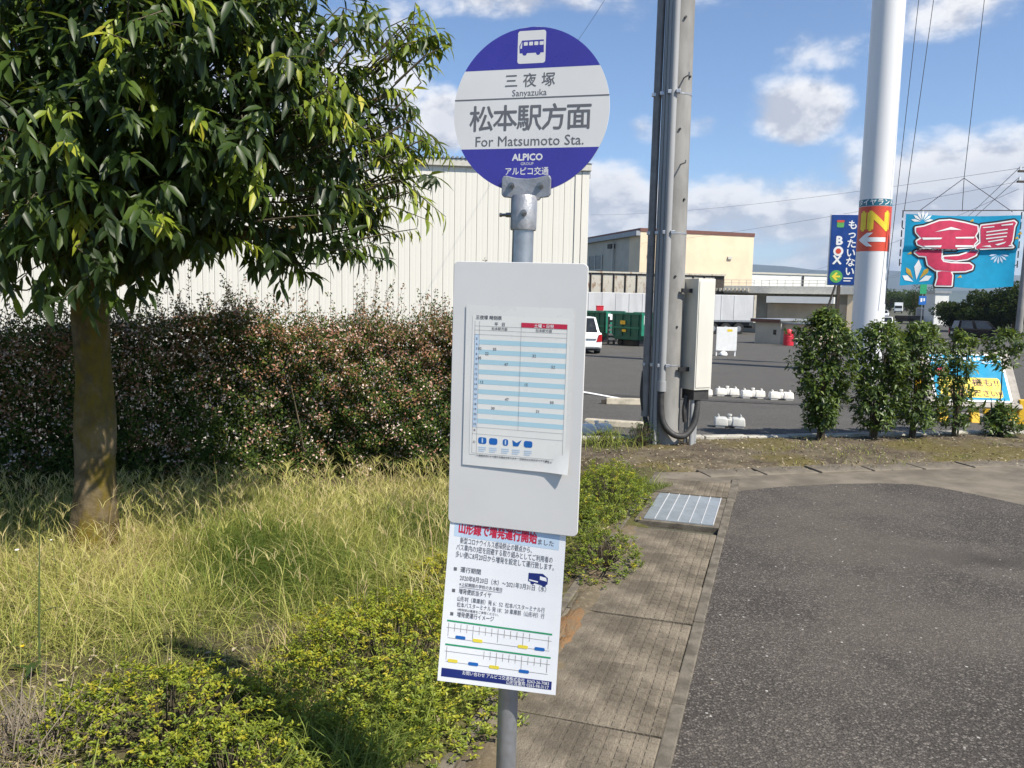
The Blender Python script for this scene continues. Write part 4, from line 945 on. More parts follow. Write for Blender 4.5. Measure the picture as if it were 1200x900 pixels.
# ================================================================== BUSHES ON THE VERGE
def bush(x, y, w, h, n_, label, fat=(.9, 1., .85, .55), lean=0.):
    t = thing('clipped_bush', (x, y, .02), 0, label, 'bush', 'bushes in a row along the kerb'); s = MB(); C_ = []
    for i in range(9):
        a = rng.uniform(0, 6.28); r_ = rng.uniform(.03, w * .35); e = np.array([math.cos(a) * r_ + lean, math.sin(a) * r_ * .8, h * rng.uniform(.7, .96)])
        s.tube([(rng.normal(0, .03), rng.normal(0, .03), -.03), e * np.array([.5, .5, .45]), e], [.014, .009, .004], 5, False)
    s.build('stem', 'twig', t)
    nc = n_ // 8; z = rng.uniform(.07, 1, nc) ** .85; wz = np.interp(z, [0, .25, .55, .8, 1], [fat[0] * .55, fat[0], fat[1], fat[2], fat[3] * .35]); a = rng.uniform(0, 6.28, nc); rr_ = rng.uniform(.25, 1, nc) ** .5 * (1 + .30 * np.sin(3 * a + z * 9 + x) + .20 * np.sin(5 * a - z * 15) + np.abs(rng.normal(0, .12, nc)))
    c = np.stack([np.cos(a) * wz * w / 2 * rr_ + lean * z, np.sin(a) * wz * w / 2 * .8 * rr_, z * h], 1)
    o = unit(np.stack([np.cos(a), np.sin(a), .3 + 0 * a], 1)); P_, D_, N_ = [], [], []
    for j in range(8):
        sd2 = rdir(nc); P_.append(c + rng.normal(0, .025, (nc, 3))); D_.append(unit(o * .6 + sd2 * .7 + np.array([0, 0, -.25]))); N_.append(unit(np.array([0, 0, 1.]) + o * .5 + rng.normal(0, .35, (nc, 3))))
    hue = np.tile(np.clip(rng.uniform(.15, .8, nc) + .14 * (z > .85), 0, 1), 8); m_ = nc * 8; L_ = rng.uniform(.05, .09, m_)
    V = leaf_verts(np.concatenate(P_), np.concatenate(D_), np.concatenate(N_), L_, L_ * .38)
    link('foliage', leaves_mesh('foliage', V, np.clip(hue + rng.normal(0, .07, m_), 0, 1)), 'leaf_bush', t)['kind'] = 'stuff'; return t
bush(3.97, 10.10, .66, 1.64, 6000, 'tallest bushy shrub of the kerb row, nearest the utility pole', (.55, .95, 1., .6))
bush(4.72, 10.25, .68, 1.50, 5200, 'second bushy shrub from the utility pole, full and round topped', (.7, .8, 1.05, .9))
bush(5.32, 10.40, .62, 1.50, 4200, 'third bushy shrub from the utility pole, beside the tilted billboard', (.95, .75, 1., .8))
bush(5.93, 10.52, .44, 1.40, 1700, 'thin ragged shrub in front of the tilted blue billboard', (.9, .75, .7, .9))
bush(6.62, 10.66, .40, .42, 900, 'small low bush at the right end of the kerb row', (1., .9, .6, .4))
sp_ = bush(6.62, 10.76, .52, .55, 900, 'young sapling on a bare thin stem with a light green top', (.8, 1., .9, .5), 0.)
for o in sp_.children:
    if o.name.startswith('foliage'): o.location.z = .88
MB().tube([(0, 0, 0), (.02, 0, .6), (0, 0, 1.25)], [.012, .009, .005], 6).build('stem', 'twig', sp_)
mound('weed_clump', 1.58, 9.45, .20, .16, .34, 1600, .05, .35, 'leafy weed with white flowers at the foot of the utility pole', 'weeds', 'leaf_bush', gold=.0)
mound('weed_clump', 1.12, 9.40, .26, .18, .22, 1400, .3, .6, 'light green weed tuft near the kerb beyond the board', 'weeds', gold=.0)

# ================================================================== WATER WEIGHTS, WHEEL STOP, BILLBOARD FRAME
def weight(x, y, rz, m_, label, s=1., grp='water weights on the lot'):
    t = thing('water_weight', (x, y, gz(y) - .02), rz, label, 'water weight', grp); t.scale = (s * .82, s * .82, s * .82)
    b = MB()
    for sx in (-1, 1): b.frus((sx * .155 - .125, sx * .155 + .125, -.13, .13), .025, (sx * .155 - .11, sx * .155 + .11, -.11, .11), .185)
    b.box(-.10, .10, -.10, .10, .03, .16)
    b.build('body', m_, t, smooth=True, bevel=.028, seg=3)
    for sx in (-1, 1): MB().box(sx * .17 - .085, sx * .17 + .085, -.115, .115, .003, .03).build('foot', m_, t, bevel=.006)
    MB().tube([(0, 0, .13), (0, 0, .18), (0, 0, .19), (0, 0, .215)], [.045, .04, .026, .026], 16).build('neck', m_, t, smooth=True)
    MB().tube([(0, 0, .212), (0, 0, .245)], .04, 16).build('cap', m_, t, smooth=True)
    for sx in (-1, 1): MB().tube([(sx * .2, -.06, .20), (sx * .2, -.06, .225), (sx * .2, .06, .225), (sx * .2, .06, .20)], .012, 8).build('handle', m_, t, smooth=True)
def gy(px, py):
    Y = 12.
    for _ in range(30):
        d = ray(px, py); tt_ = (gz(Y) - .02 - EYE) / d.z; Y = tt_ * d.y
    return Vector((d.x * tt_, Y, gz(Y) - .02))
for px, py, sc, rz, lab in ((822, 464, .9, 5, 'white water weight half hidden behind the pole cabinet'), (852, 464, 1, -4, 'white water weight next to the cabinet in the lot row'), (882, 466.5, 1, -5, 'middle white water weight of the row on the lot'), (915, 468.5, 1, -6, 'white water weight nearest the bushes in the lot row')):
    p = gy(px, py); weight(p.x, p.y, R(rz), 'tank_white', lab, sc * 1.0)
p = gy(859, 503); weight(p.x, p.y + .2, R(-10), 'tank_clear', 'translucent water weight lying nearer, between the pole and the bushes', .95)
p = gy(700, 511); weight(p.x, p.y + .15, R(20), 'tank_white', 'white water weight behind the kerb, peeping past the board', .9)
p = gy(1040, 486); weight(p.x, p.y, R(10), 'tank_white', 'white water weight glimpsed between two bushes', .95)
p = gy(738, 474); wsn = thing('wheel_stop', p, -R(3), 'beige concrete wheel stop on the lot beside the white line', 'wheel stop')
MB().prism([(-.075, 0), (.075, 0), (.05, .11), (-.05, .11)], -.42, .42, Matrix.Rotation(R(90), 4, 'Z')).build('block', 'wheelstop', wsn, bevel=.012)
MB().box(-.50, -.425, -.05, .05, 0, .075).build('end_cap', 'dark_steel', wsn)
p = gy(722, 500); ws2 = thing('wheel_stop', p, -R(18), 'low pale kerb stone lying behind the weeds by the pole', 'kerb stone')
MB().prism([(-.09, 0), (.09, 0), (.07, .09), (-.07, .09)], -.5, .45, Matrix.Rotation(R(90), 4, 'Z')).build('block', 'wheelstop', ws2, bevel=.015)

bbp = thing('tilted_billboard', (7.36, 12.95, gz(12.9) - .02), -R(9), 'blue and yellow billboard tilted back on yellow legs behind the bushes', 'billboard')
TL = Matrix.Translation((0, -.55, .34)) @ Matrix.Rotation(-R(38), 4, 'X')
MB().box(-.74, .74, .0, .05, -.08, 1.06).build('back_board', 'frame_grey', bbp, X=TL, bevel=.01)
bbp.scale = (.93, .93, .93)
pn = MB().box(-.62, .60, -.012, -.0005, .02, 1.0).build('panel', 'white', bbp, X=TL)
MB().quad(-.585, .565, .055, .965, -.0135).build('blue_print', 'banner_cyan', pn)
b = MB(); b.flat(rrect(-.02, .30, .98, .40, .05), -.0155); b.build('yellow_patch', 'sun_yellow', pn)
b = MB(); b.text('機も!!', .17, .44, .34, -.0175, .02, 'r'); b.text('ご来店ください!!', .15, .46, .13, -.0175, .025, 'r', sx=.86); b.build('lettering', 'maroon', pn)
b = MB(); b.quad(-.585, .565, .80, .815, -.0155)
for i in range(15): b.flat(rrect(-.53 + i * .075 + rng.normal(0, .01), .885 + rng.normal(0, .02), .05, .07, .02), -.0156)
b.build('cloud_print', 'pale_blue', pn)
MB().flat(rrect(-.43, .62, .25, .15, .06), -.016).build('pink_print', 'banner_pink', pn)
for x in (-.6, -.02, .48, .80):
    MB().prism([(-.62, 0), (-.50, 0), (-.36, .42), (-.46, .42)], x - .07, x + .07, Matrix.Rotation(R(90), 4, 'Z')).build('leg', 'leg_yellow', bbp, bevel=.01) if x < .7 else MB().box(x - .10, x + .02, -.55, -.43, 0, .42).build('leg', 'leg_yellow', bbp, bevel=.01)
for x in (-.6, .6): MB().box(x - .05, x + .05, .42, .50, 0, 1.0).build('back_leg', 'leg_yellow', bbp, bevel=.008)
MB().box(-.5, .5, -.30, .40, .0, .05).build('ballast', 'frame_grey', bbp, bevel=.01)

# ================================================================== PYLON, BANNER, BLUE SIGN
PYc = at(1022, 300, 24.4); PYB = Vector((PYc.x, PYc.y, gz(24.4) - .02))
py_ = thing('sign_pylon', PYB, 0, 'thick white sign pylon with a red IN sticker and arrow', 'pylon')
PR = .455
MB().tube([(0, 0, -.2), (0, 0, 12.4)], PR, 64).build('column', 'pylon', py_, smooth=True)
MB().tube([(0, 0, 12.2), (4.6, -.5, 12.2)], .06, 10).build('rope_arm', 'pylon', py_)
toc = math.atan2(-PYB.y, -PYB.x)
def zpx(y): return at(1022, y, 24.4 - PR).z - PYB.z
def wrap(name, a0, a1, z0, z1, m_, parent, off, n=24):
    V = []
    for z in (z0, z1):
        for i in range(n + 1): a = toc + a0 + (a1 - a0) * i / n; V.append((math.cos(a) * (PR + off), math.sin(a) * (PR + off), z))
    return MB().add(V, [(i, i + 1, n + 2 + i, n + 1 + i) for i in range(n)]).build(name, m_, parent, smooth=True)
stk = wrap('sticker', -1.75, 1.75, zpx(294), zpx(241), 'pylon_red', py_, .004, 40); wrap('top_strip', -1.75, 1.75, zpx(240.5), zpx(232.5), 'pylon_teal', stk, .004, 40)
def wrapb(mb):
    """bend a flat print (x across, z up) round the column"""
    o = MB(); bm = bmesh.new(); me = mb.mesh('tmp'); bm.from_mesh(me); bmesh.ops.triangulate(bm, faces=bm.faces)
    for _ in range(5):
        lg = [e for e in bm.edges if e.calc_length() > .05]
        if lg: bmesh.ops.subdivide_edges(bm, edges=lg, cuts=1); bmesh.ops.triangulate(bm, faces=bm.faces)
    bm.verts.index_update(); o.f = [tuple(v.index for v in f.verts) for f in bm.faces]
    for v in bm.verts: a = toc + v.co.x / PR; r_ = PR - v.co.y; o.v.append((math.cos(a) * r_, math.sin(a) * r_, v.co.z))
    bm.free(); bpy.data.meshes.remove(me); return o
zI0, zI1 = zpx(268.5), zpx(247.5); hI = (zI1 - zI0) / .70
wrapb(MB().text('IN', hI * .98, .02, zI0, -.008, .085, sx=1.22)).build('lettering', 'sun_yellow', stk)
za = zpx(280.5)
wrapb(MB().flat([(-.46, za), (-.18, za + .20), (-.02, za + .20), (-.17, za + .065), (.36, za + .065), (.36, za - .065), (-.17, za - .065), (-.02, za - .20), (-.18, za - .20)], -.008)).build('arrow', 'white', stk)
wrapb(MB().text('タイヤランド', .20, .03, zpx(239.2), -.009, .02, sx=1.0)).build('lettering', 'white', stk)

BNc = at(1124, 294, 23.7); bn_ = thing('sale_banner', BNc, -R(4), 'cyan sale banner with big pink characters hanging by the white pylon', 'banner')
kb_ = 23.7 / F_PX; bw_, bh_ = 127 * kb_, 82 * kb_
ZF = -(397 - 407) / 7.5 * kb_                       # the fold: the upper half hangs over the lower
def wave(x, z): return .035 * math.sin(x * 2.3 + z * 1.1) + .02 * math.sin(x * 5 - z * 2) - (.06 if z > ZF else 0)
def cloth(mb, off, cuts=4):
    o = MB(); me = mb.mesh('tmp'); bm = bmesh.new(); bm.from_mesh(me); bmesh.ops.triangulate(bm, faces=bm.faces)
    for _ in range(cuts):
        lg = [e for e in bm.edges if e.calc_length() > .08]
        if lg: bmesh.ops.subdivide_edges(bm, edges=lg, cuts=1); bmesh.ops.triangulate(bm, faces=bm.faces)
    bm.verts.index_update(); o.f = [tuple(v.index for v in f.verts) for f in bm.faces]; o.v = [(v.co.x, wave(v.co.x, v.co.z) - off, v.co.z) for v in bm.verts]
    bm.free(); bpy.data.meshes.remove(me); return o
g = MB(); nx, nz = 40, 26
def edge_z(u, w): return -bh_ / 2 + bh_ * w + (.05 * math.sin(u * 7) * (1 - w)) - .04 * math.sin(u * 3.1) * w
V = [(-bw_ / 2 + bw_ * i / nx, wave(-bw_ / 2 + bw_ * i / nx, edge_z(i / nx, j / nz)), edge_z(i / nx, j / nz)) for j in range(nz + 1) for i in range(nx + 1)]
g.add(V, [(j * (nx + 1) + i, j * (nx + 1) + i + 1, (j + 1) * (nx + 1) + i + 1, (j + 1) * (nx + 1) + i) for j in range(nz) for i in range(nx)])
cl_ = g.build('cloth', 'banner_cyan', bn_, smooth=True)
def bp(x, y): return ((x - 625) / 7.5 * kb_, -(y - 407) / 7.5 * kb_)          # 7.5x enlarged photograph to cloth
def stroke_mesh(strokes, grow):
    m_ = MB()
    for pts, r_ in strokes:
        q = [Vector((bp(*p)[0], 0, bp(*p)[1])) for p in pts]; rr2 = (r_ / 7.5) * kb_ + grow
        for i in range(len(q) - 1):
            d = (q[i + 1] - q[i]).normalized(); n_ = Vector((-d.z, 0, d.x)); a = math.atan2(n_.z, n_.x); o = []
            for j in range(9): t = a + math.pi * j / 8; o.append((q[i].x + rr2 * math.cos(t), q[i].z + rr2 * math.sin(t)))
            for j in range(9): t = a + math.pi + math.pi * j / 8; o.append((q[i + 1].x + rr2 * math.cos(t), q[i + 1].z + rr2 * math.sin(t)))
            m_.flat(o[::-1], -i * .0002)
    return m_
KANJI = [[(235, 218), (300, 207), (430, 157), (520, 150), (640, 170), (755, 196), (762, 240), (742, 280), (765, 318), (742, 345), (735, 370), (600, 384), (590, 394), (440, 394), (330, 380), (262, 356), (252, 330), (292, 305), (268, 285), (240, 255)],
         [(790, 190), (900, 176), (1040, 152), (1060, 166), (1048, 200), (1045, 310), (1035, 345), (1058, 368), (800, 384), (764, 388), (760, 366), (795, 335), (785, 220)],
         [(252, 425), (290, 402), (400, 402), (470, 407), (470, 480), (490, 505), (560, 515), (720, 515), (748, 535), (742, 560), (690, 578), (560, 584), (430, 574), (370, 530), (350, 456), (290, 452)],
         [(490, 460), (620, 450), (690, 426), (720, 408), (782, 408), (768, 440), (700, 474), (600, 488), (500, 480)],
         [(450, 592), (480, 584), (560, 588), (578, 620), (578, 706), (444, 706), (456, 640)]]
SLITS = [[(395, 252), (530, 206), (620, 230), (520, 230)], [(290, 300), (460, 298), (452, 312), (300, 318)], [(570, 292), (740, 285), (732, 300), (575, 304)], [(310, 370), (460, 364), (452, 382), (330, 381)], [(575, 361), (735, 358), (728, 372), (575, 378)],
         [(800, 204), (890, 194), (890, 203), (802, 212)], [(940, 184), (1035, 170), (1030, 184), (945, 192)], [(832, 240), (995, 216), (995, 226), (832, 250)], [(832, 268), (995, 245), (995, 255), (832, 278)], [(832, 297), (995, 275), (995, 285), (832, 307)], [(850, 324), (970, 302), (968, 312), (852, 332)], [(905, 350), (995, 324), (980, 340), (930, 358)], [(1015, 362), (1030, 350), (1056, 364)], [(800, 366), (868, 356), (880, 374)]]
def grown(polys, grow):
    m_ = MB()
    for q in polys:
        m_.flat([bp(*p) for p in q][::-1], 0)
        if grow: m_.add(*(lambda k: (k.v, k.f))(stroke_mesh([(q + q[:1], grow)], 0)))
    return m_
cloth(grown(KANJI, 26), .012).build('character_black_rim', 'black', cl_)  # black printed border round the characters
cloth(grown(KANJI, 12), .020).build('character_outline', 'white', cl_)
cloth(grown(KANJI, 0), .028).build('character', 'banner_pink', cl_)
cloth(grown(SLITS, 0), .035).build('character_slit', 'white', cl_)  # white gaps printed between the strokes
def rays(cx, cy, r0, r1, a0, a1, n_, w):
    m_ = MB(); x, z = bp(cx, cy)
    for i in range(n_):
        a = R(a0 + (a1 - a0) * i / max(1, n_ - 1)); d = Vector((math.cos(a), math.sin(a))); s_ = Vector((-d.y, d.x)); k_ = kb_ / 7.5
        p = [Vector((x, z)) + d * r0 * k_, Vector((x, z)) + d * (r0 + r1) * .6 * k_ - s_ * w * k_, Vector((x, z)) + d * r1 * k_, Vector((x, z)) + d * (r0 + r1) * .6 * k_ + s_ * w * k_]
        m_.flat([tuple(q) for q in p], 0)
    return m_
cloth(rays(285, 690, 30, 205, 88, 92, 1, 30).add(*(lambda m: (m.v, m.f))(rays(285, 690, 25, 135, 28, 152, 2, 24))), .008).build('fan_petal', 'white', cl_)
cloth(rays(285, 690, 45, 165, 55, 125, 2, 20), .008).build('fan_petal', 'banner_gold', cl_)
cloth(rays(960, 430, 15, 85, 190, 350, 7, 9), .008).build('firework', 'pale_blue', cl_); cloth(rays(285, 165, 15, 95, 10, 170, 7, 12), .008).build('firework', 'white', cl_)
m_ = MB()
for (x, y_) in ((700, 145), (1075, 290), (1100, 250), (205, 430), (640, 625)): m_.flat([bp(x - 18, y_ + 14), bp(x + 24, y_ + 10), bp(x + 14, y_ - 12)], 0)
cloth(m_, .008).build('confetti', 'banner_gold', cl_)
zb_ = bh_ / 2 + .10
MB().tube([(-bw_ / 2 - .08, 0, zb_), (bw_ / 2 + .15, 0, zb_ + .05)], .016, 8).build('crossbar', 'wire', bn_)
apx = Vector((-.02, 0, zb_ + .95)); topz = 11.6 + PYB.z + 2 - BNc.z + .6
for a, b_ in (((-bw_ / 2 - .03, 0, zb_), (-bw_ / 2 + .55, .2, topz - 2)), ((bw_ / 2 + .1, 0, zb_), (bw_ / 2 - .1, .2, topz - 2)), ((0, 0, zb_), apx), ((-bw_ / 2 + .4, 0, zb_), apx), ((bw_ / 2 - .2, 0, zb_), apx), (apx, (.3, .2, topz - 2)), ((-bw_ / 2 - .4, .0, -1.6), (-bw_ / 2 + .1, .2, topz - 2))):
    MB().tube([a, b_], .010, 6).build('rope', 'wire', bn_)
for sx in (-1, 1):
    for i in range(6): MB().tube([(sx * (bw_ / 2 + .06), 0, zb_ - i * .28), (sx * (bw_ / 2 + .06), 0, zb_ - i * .28 - .2)], .018, 6).build('tie', 'wire', bn_)
    for z in (.62, -.4): MB().tube([(sx * bw_ / 2, 0, z), (sx * (bw_ / 2 + .06), 0, z + .03)], .014, 6).build('tie', 'wire', bn_)

BSc = at(991, 293, 27.5); bsg = thing('entrance_sign', (BSc.x, BSc.y, gz(27.5) - .02), -R(5), 'tall dark blue entrance sign on a post behind the white pylon', 'sign')
kq = 27.5 / F_PX; zc_ = BSc.z - (gz(27.5) - .02); sw2, sh2 = 36 * kq, 80 * kq
pn = MB().box(-sw2 / 2, sw2 / 2, -.05, .05, zc_ - sh2 / 2, zc_ + sh2 / 2).build('panel', 'billboard_blue', bsg, bevel=.01)
MB().box(-sw2 / 2 - .02, sw2 / 2 + .02, -.03, .06, zc_ - sh2 / 2 - .02, zc_ + sh2 / 2 + .02).build('rim', 'white', pn)
MB().box(-.20, -.10, -.03, .07, -.2, zc_ - sh2 / 2).build('post', 'dark_steel', bsg)
def sz(y): return zc_ - (y - 293) * kq
b = MB()
for i, ch in enumerate('もったいない'): b.text(ch, 11.2 * kq, 5.6 * kq, sz(268.5 + 10.6 * i), -.056, .03)
b.text('B', 13.5 * kq, -8 * kq, sz(287), -.056, .06); b.text('X', 13.5 * kq, -9.5 * kq, sz(309), -.056, .06)
b.flat([(-8.7 * kq + x, sz(294.5) + z) for x, z in circ(5.6 * kq, 30)], -.056)
b.quad(-1 * kq, 9 * kq, sz(326), sz(324.6), -.056); b.quad(-1 * kq, 7 * kq, sz(329), sz(327.8), -.056); b.build('lettering', 'white', pn)
MB().flat([(-8.7 * kq + x, sz(294.5) + z) for x, z in circ(3.1 * kq, 24)], -.059).build('red_dot', 'pylon_red', pn)
MB().flat([(-9.5 * kq + x, sz(323.5) + z) for x, z in circ(7.2 * kq, 36)], -.056).build('green_disc', 'lime', pn)
a = Vector((-9.5 * kq, sz(323.5)))
MB().flat([(a.x - 5 * kq, a.y), (a.x, a.y + 5 * kq), (a.x + 1.8 * kq, a.y + 3.6 * kq), (a.x - .6 * kq, a.y + 1.1 * kq), (a.x + 4.6 * kq, a.y + 1.1 * kq), (a.x + 4.6 * kq, a.y - 1.1 * kq), (a.x - .6 * kq, a.y - 1.1 * kq), (a.x + 1.8 * kq, a.y - 3.6 * kq), (a.x, a.y - 5 * kq)], -.059).build('arrow', 'yellow_print', pn)
b = MB().flat(rrect(-8 * kq, sz(264), 8 * kq, 7 * kq, 1.5 * kq), -.056); b.build('green_emblem', 'lime', pn); MB().flat(rrect(-8 * kq, sz(260.5), 8.4 * kq, 2.6 * kq, 1 * kq), -.059).build('red_emblem', 'pylon_red', pn)

# ================================================================== BUILDINGS
def frame_of(a, b):
    """local frame with x along a->b (left to right), -y towards the viewer, origin at a on the ground"""
    d = Vector((b[0] - a[0], b[1] - a[1], 0)).normalized(); return Matrix(((d.x, -d.y, 0, a[0]), (d.y, d.x, 0, a[1]), (0, 0, 1, 0), (0, 0, 0, 1)))
wr = at(687, 300, 34.); dW = Vector((math.cos(R(6.7)), math.sin(R(6.7)), 0)); WL = 31.5; wl_ = wr - dW * WL
wz0 = gz(34) - .05; WH = at(687, 199, 34.).z - wz0
wh = thing('warehouse', None, 0, 'big cream metal clad warehouse behind the hedge', 'warehouse', X=Matrix.Translation((0, 0, wz0)) @ frame_of(wl_, wr))
MB().box(0, WL, .03, 22, 0, WH - .02).build('wall', 'cream_seam', wh)
pit = .4565; npn = int((WL - .55) / pit)
pm = MB().prism([(.007, -.0), (.007, -.026), (.026, -.034), (pit / 2 - .04, -.034), (pit / 2 - .03, -.031), (pit / 2 + .03, -.031), (pit / 2 + .04, -.034), (pit - .026, -.034), (pit - .007, -.026), (pit - .007, 0)], 0, 1, Matrix(((1, 0, 0, 0), (0, 0, 1, 0), (0, 1, 0, 0), (0, 0, 0, 1)))).mesh('panel')
for i in range(npn): link('panel', pm, 'cream_panel', wh, Matrix.Translation((WL - .55 - (i + 1) * pit, .028, .02)) @ Matrix.Diagonal((1, 1, WH - .1, 1)))
MB().box(WL - .55, WL - .30, -.05, .02, 0, WH - .08).box(WL - .27, WL + .03, -.06, .02, 0, WH - .08).build('corner_trim', 'cream_panel', wh)
MB().box(-.2, WL + .1, -.16, .25, WH - .07, WH + .22).build('gutter', 'trim', wh, bevel=.02)
b = MB()
for i in range(int(WL / .19)): b.tube([(i * .19, -.22, WH + .27), (i * .19, 11, WH + 1.7)], .055, 5)
rf = MB().add([(-.2, -.2, WH + .235), (WL + .15, -.2, WH + .235), (WL + .15, 11, WH + 1.7), (-.2, 11, WH + 1.7)], ((0, 1, 2, 3),)).box(-.2, WL + .15, .3, 22, WH - .3, WH + .2).build('roof', 'roof_metal', wh)
rr_ = b.build('roof_rib', 'roof_metal', rf); rr_['kind'] = 'stuff'

def block(name, a_px, b_px, ytop, Y0, Y1, depth, m_, label, cat='building', roof='maroon', rt=.35, over=.15):
    a = at(a_px, 350, Y0); b_ = at(b_px, 350, Y1); z0 = gz(Y0) - .1; H_ = at(a_px, ytop, Y0).z - z0; L_ = (b_ - a).length
    t = thing(name, None, 0, label, cat, X=Matrix.Translation((0, 0, z0)) @ frame_of(a, b_)); MB().box(0, L_, 0, depth, 0, H_ - rt).build('wall', m_, t); MB().box(-over, L_ + over, -over, depth + over, H_ - rt + .003, H_).build('roof_edge', roof, t)
    return t, L_, H_
t, L_, H_ = block('cream_hall', 748, 880, 267, 86, 90, 30, 'cream_wall', 'tall plain cream hall with a dark red roof edge', rt=.38, over=.06)
for x in (.9, 10.6): MB().box(x, x + .5, -.18, -.01, H_ * .72, H_ * .72 + .3).build('vent', 'trim', t)
# its lower grey wing: wall running away from the corner
a = at(748, 350, 86.); b_ = at(600, 350, 130.); z0 = gz(86) - .1
wg = thing('grey_wing', None, 0, 'grey side wing with a small window beside the cream hall', 'building', X=Matrix.Translation((0, 0, z0)) @ frame_of((b_.x, b_.y), (a.x, a.y)))
Lw = Vector((a.x - b_.x, a.y - b_.y)).length; Hw = at(747, 276, 86.).z - z0
MB().box(0, Lw - .05, .02, 12, 0, Hw).build('wall', 'grey_wall', wg); MB().prism([(-.3, Hw + .01), (Lw + .0, Hw + .01), (Lw + .0, Hw + .5), (-.3, Hw + .5)], -.5, 12.5).build('roof', 'roof_metal', wg)
xw = Lw - 14; wn = MB().box(xw, xw + 4.0, -.06, .01, Hw - 3.2, Hw - 1.6).build('window', 'window_glass', wg)
for i in range(3): MB().box(xw - .1 + i * 2, xw + .1 + i * 2, -.1, -.061, Hw - 3.25, Hw - 1.55).build('mullion', 'trim', wn)
MB().box(xw - .2, xw + 4.2, -.12, -.055, Hw - 3.35, Hw - 3.22).build('sill', 'trim', wn)
MB().tube([(xw + 7.5, -.25, .5), (xw + 7.5, -.25, Hw - .4)], .14, 8).build('downpipe', 'trim', wg); MB().box(xw + 6.5, xw + 7.6, -.5, -.01, Hw - 1.0, Hw - .5).build('wall_lamp', 'dark_steel', wg)
# pale long warehouse far behind
t, L_, H_ = block('pale_warehouse', 874, 985, 318.5, 135, 140, 20, 'white_wall', 'long pale warehouse beyond the low building', roof='trim', rt=.3)
MB().tube([(10.8, -.2, 0), (10.8, -.2, H_ - .35)], .12, 8).build('downpipe', 'dark_steel', t)
# low flat-roofed building
a = at(880, 350, 76.); b_ = at(1001, 350, 72.); z0 = gz(74) - .06; lb = thing('flat_roofed_building', None, 0, 'low flat roofed building with a shaded loading bay', 'building', X=Matrix.Translation((0, 0, z0)) @ frame_of(a, b_))
L_ = (b_ - a).length; H_ = at(940, 335.5, 74.).z - z0
MB().box(-4, L_, 1.2, 9, 0, H_ - .7).build('wall', 'low_wall', lb); MB().box(-4.2, L_ + .3, -.1, 9.3, H_ - .7, H_).build('roof_slab', 'trim', lb, bevel=.02); MB().box(1.6, L_ - 1.6, -1.2, 1.19, H_ - 1.55, H_ - .95).build('canopy', 'white_wall', lb)
MB().box(1.4, L_ - .6, 1.05, 1.19, 0, H_ - 1.6).build('bay_wall', 'sand_wall', lb); MB().box(L_ - .59, L_ - .02, .6, 1.19, 0, H_ - .72).build('pier', 'cream_wall', lb)
for i in range(16): MB().tube([(-4 + i * .7, .15, H_), (-4 + i * .7, .15, H_ + .55)], .03, 5).build('rail_post', 'trim', lb)
for z in (.27, .55): MB().tube([(-4, .15, H_ + z), (6.5, .15, H_ + z)], .022, 5).build('rail', 'trim', lb)
for i in range(11): MB().box(-4 + i * .36, -3.8 + i * .36, -.6, -.101, H_ - .55, H_ - .25).build('awning_rib', 'rust_panel', lb)
# small shed
a = at(887, 350, 50.); b_ = at(917, 350, 48.4); z0 = gz(49) - .06; sh = thing('grey_shed', None, 0, 'small grey shed with a sloping roof beside the red drum', 'shed', X=Matrix.Translation((0, 0, z0)) @ frame_of(a, b_)); L_ = (b_ - a).length; H_ = at(890, 373, 50.).z - z0
MB().box(0, L_, 0, 3.2, 0, H_ - .1).build('wall', 'grey_wall', sh); MB().box(-.2, L_ + .15, -.25, 3.4, H_ - .1, H_).build('roof', 'roof_metal', sh); MB().box(-.2, L_ + .1, -.262, -.252, H_ - .22, H_ - .03).build('fascia', 'maroon', sh)
w_ = MB().box(L_ * .72, L_ * .72 + .22, -.02, -.003, .62, .92).build('window', 'window_glass', sh); MB().box(L_ * .72 - .03, L_ * .72 + .25, -.03, -.004, .57, .615).build('sill', 'trim', w_)
MB().box(L_ + .002, L_ + 2.1, .25, 3.0, 0, H_ - .3).build('side_room', 'sand_wall', sh); MB().box(L_ + .003, L_ + 2.3, .1, 3.1, H_ - .295, H_ - .2).build('side_roof', 'roof_metal', sh)
p = at(924, 399, 46.5); dr = thing('red_drum', (p.x, p.y, gz(46.5) - .02), 0, 'red drum standing beside the grey shed', 'drum'); MB().tube([(0, 0, 0), (0, 0, .02), (0, 0, .78), (0, 0, .8)], [.27, .29, .29, .27], 24).build('barrel', 'drum_red', dr, smooth=True)
for z in (.27, .53): MB().tube([(0, 0, z - .02), (0, 0, z), (0, 0, z + .02)], [.29, .305, .29], 24, False).build('hoop', 'drum_red', dr, smooth=True)
MB().tube([(0, 0, .8), (0, 0, .86), (0, 0, .96)], [.2, .18, .12], 18).build('lid', 'drum_red', dr, smooth=True)
for px, py, Y, s_, lab in ((936, 401, 46, .55, 'white bag lying by the red drum'), (848, 403.5, 33, .5, 'white bag lying at the foot of the white notice board')):
    p = at(px, py, Y); b = MB(); t = thing('rubbish_bag', (p.x, p.y, gz(Y) - .02), 0, lab, 'bag'); me = MB().tube([(0, 0, 0), (0, 0, .08), (0, 0, .22), (0, 0, .34), (0, 0, .40), (.02, 0, .46)], [.26, .36, .33, .2, .06, .09], 16).mesh('bag', True)
    for v in me.vertices: v.co *= s_ * (1 + .12 * math.sin(v.co.x * 17 + v.co.z * 20) * math.sin(v.co.y * 15))
    link('sack', me, 'white', t)
p = at(851, 405, 33.); nb = thing('notice_stand', (p.x, p.y, gz(33) - .02), -R(3), 'white notice board on legs between cabinet and trailer', 'notice board')
MB().box(-.42, .42, -.02, .02, .22, 1.2).build('panel', 'white', nb, bevel=.01)
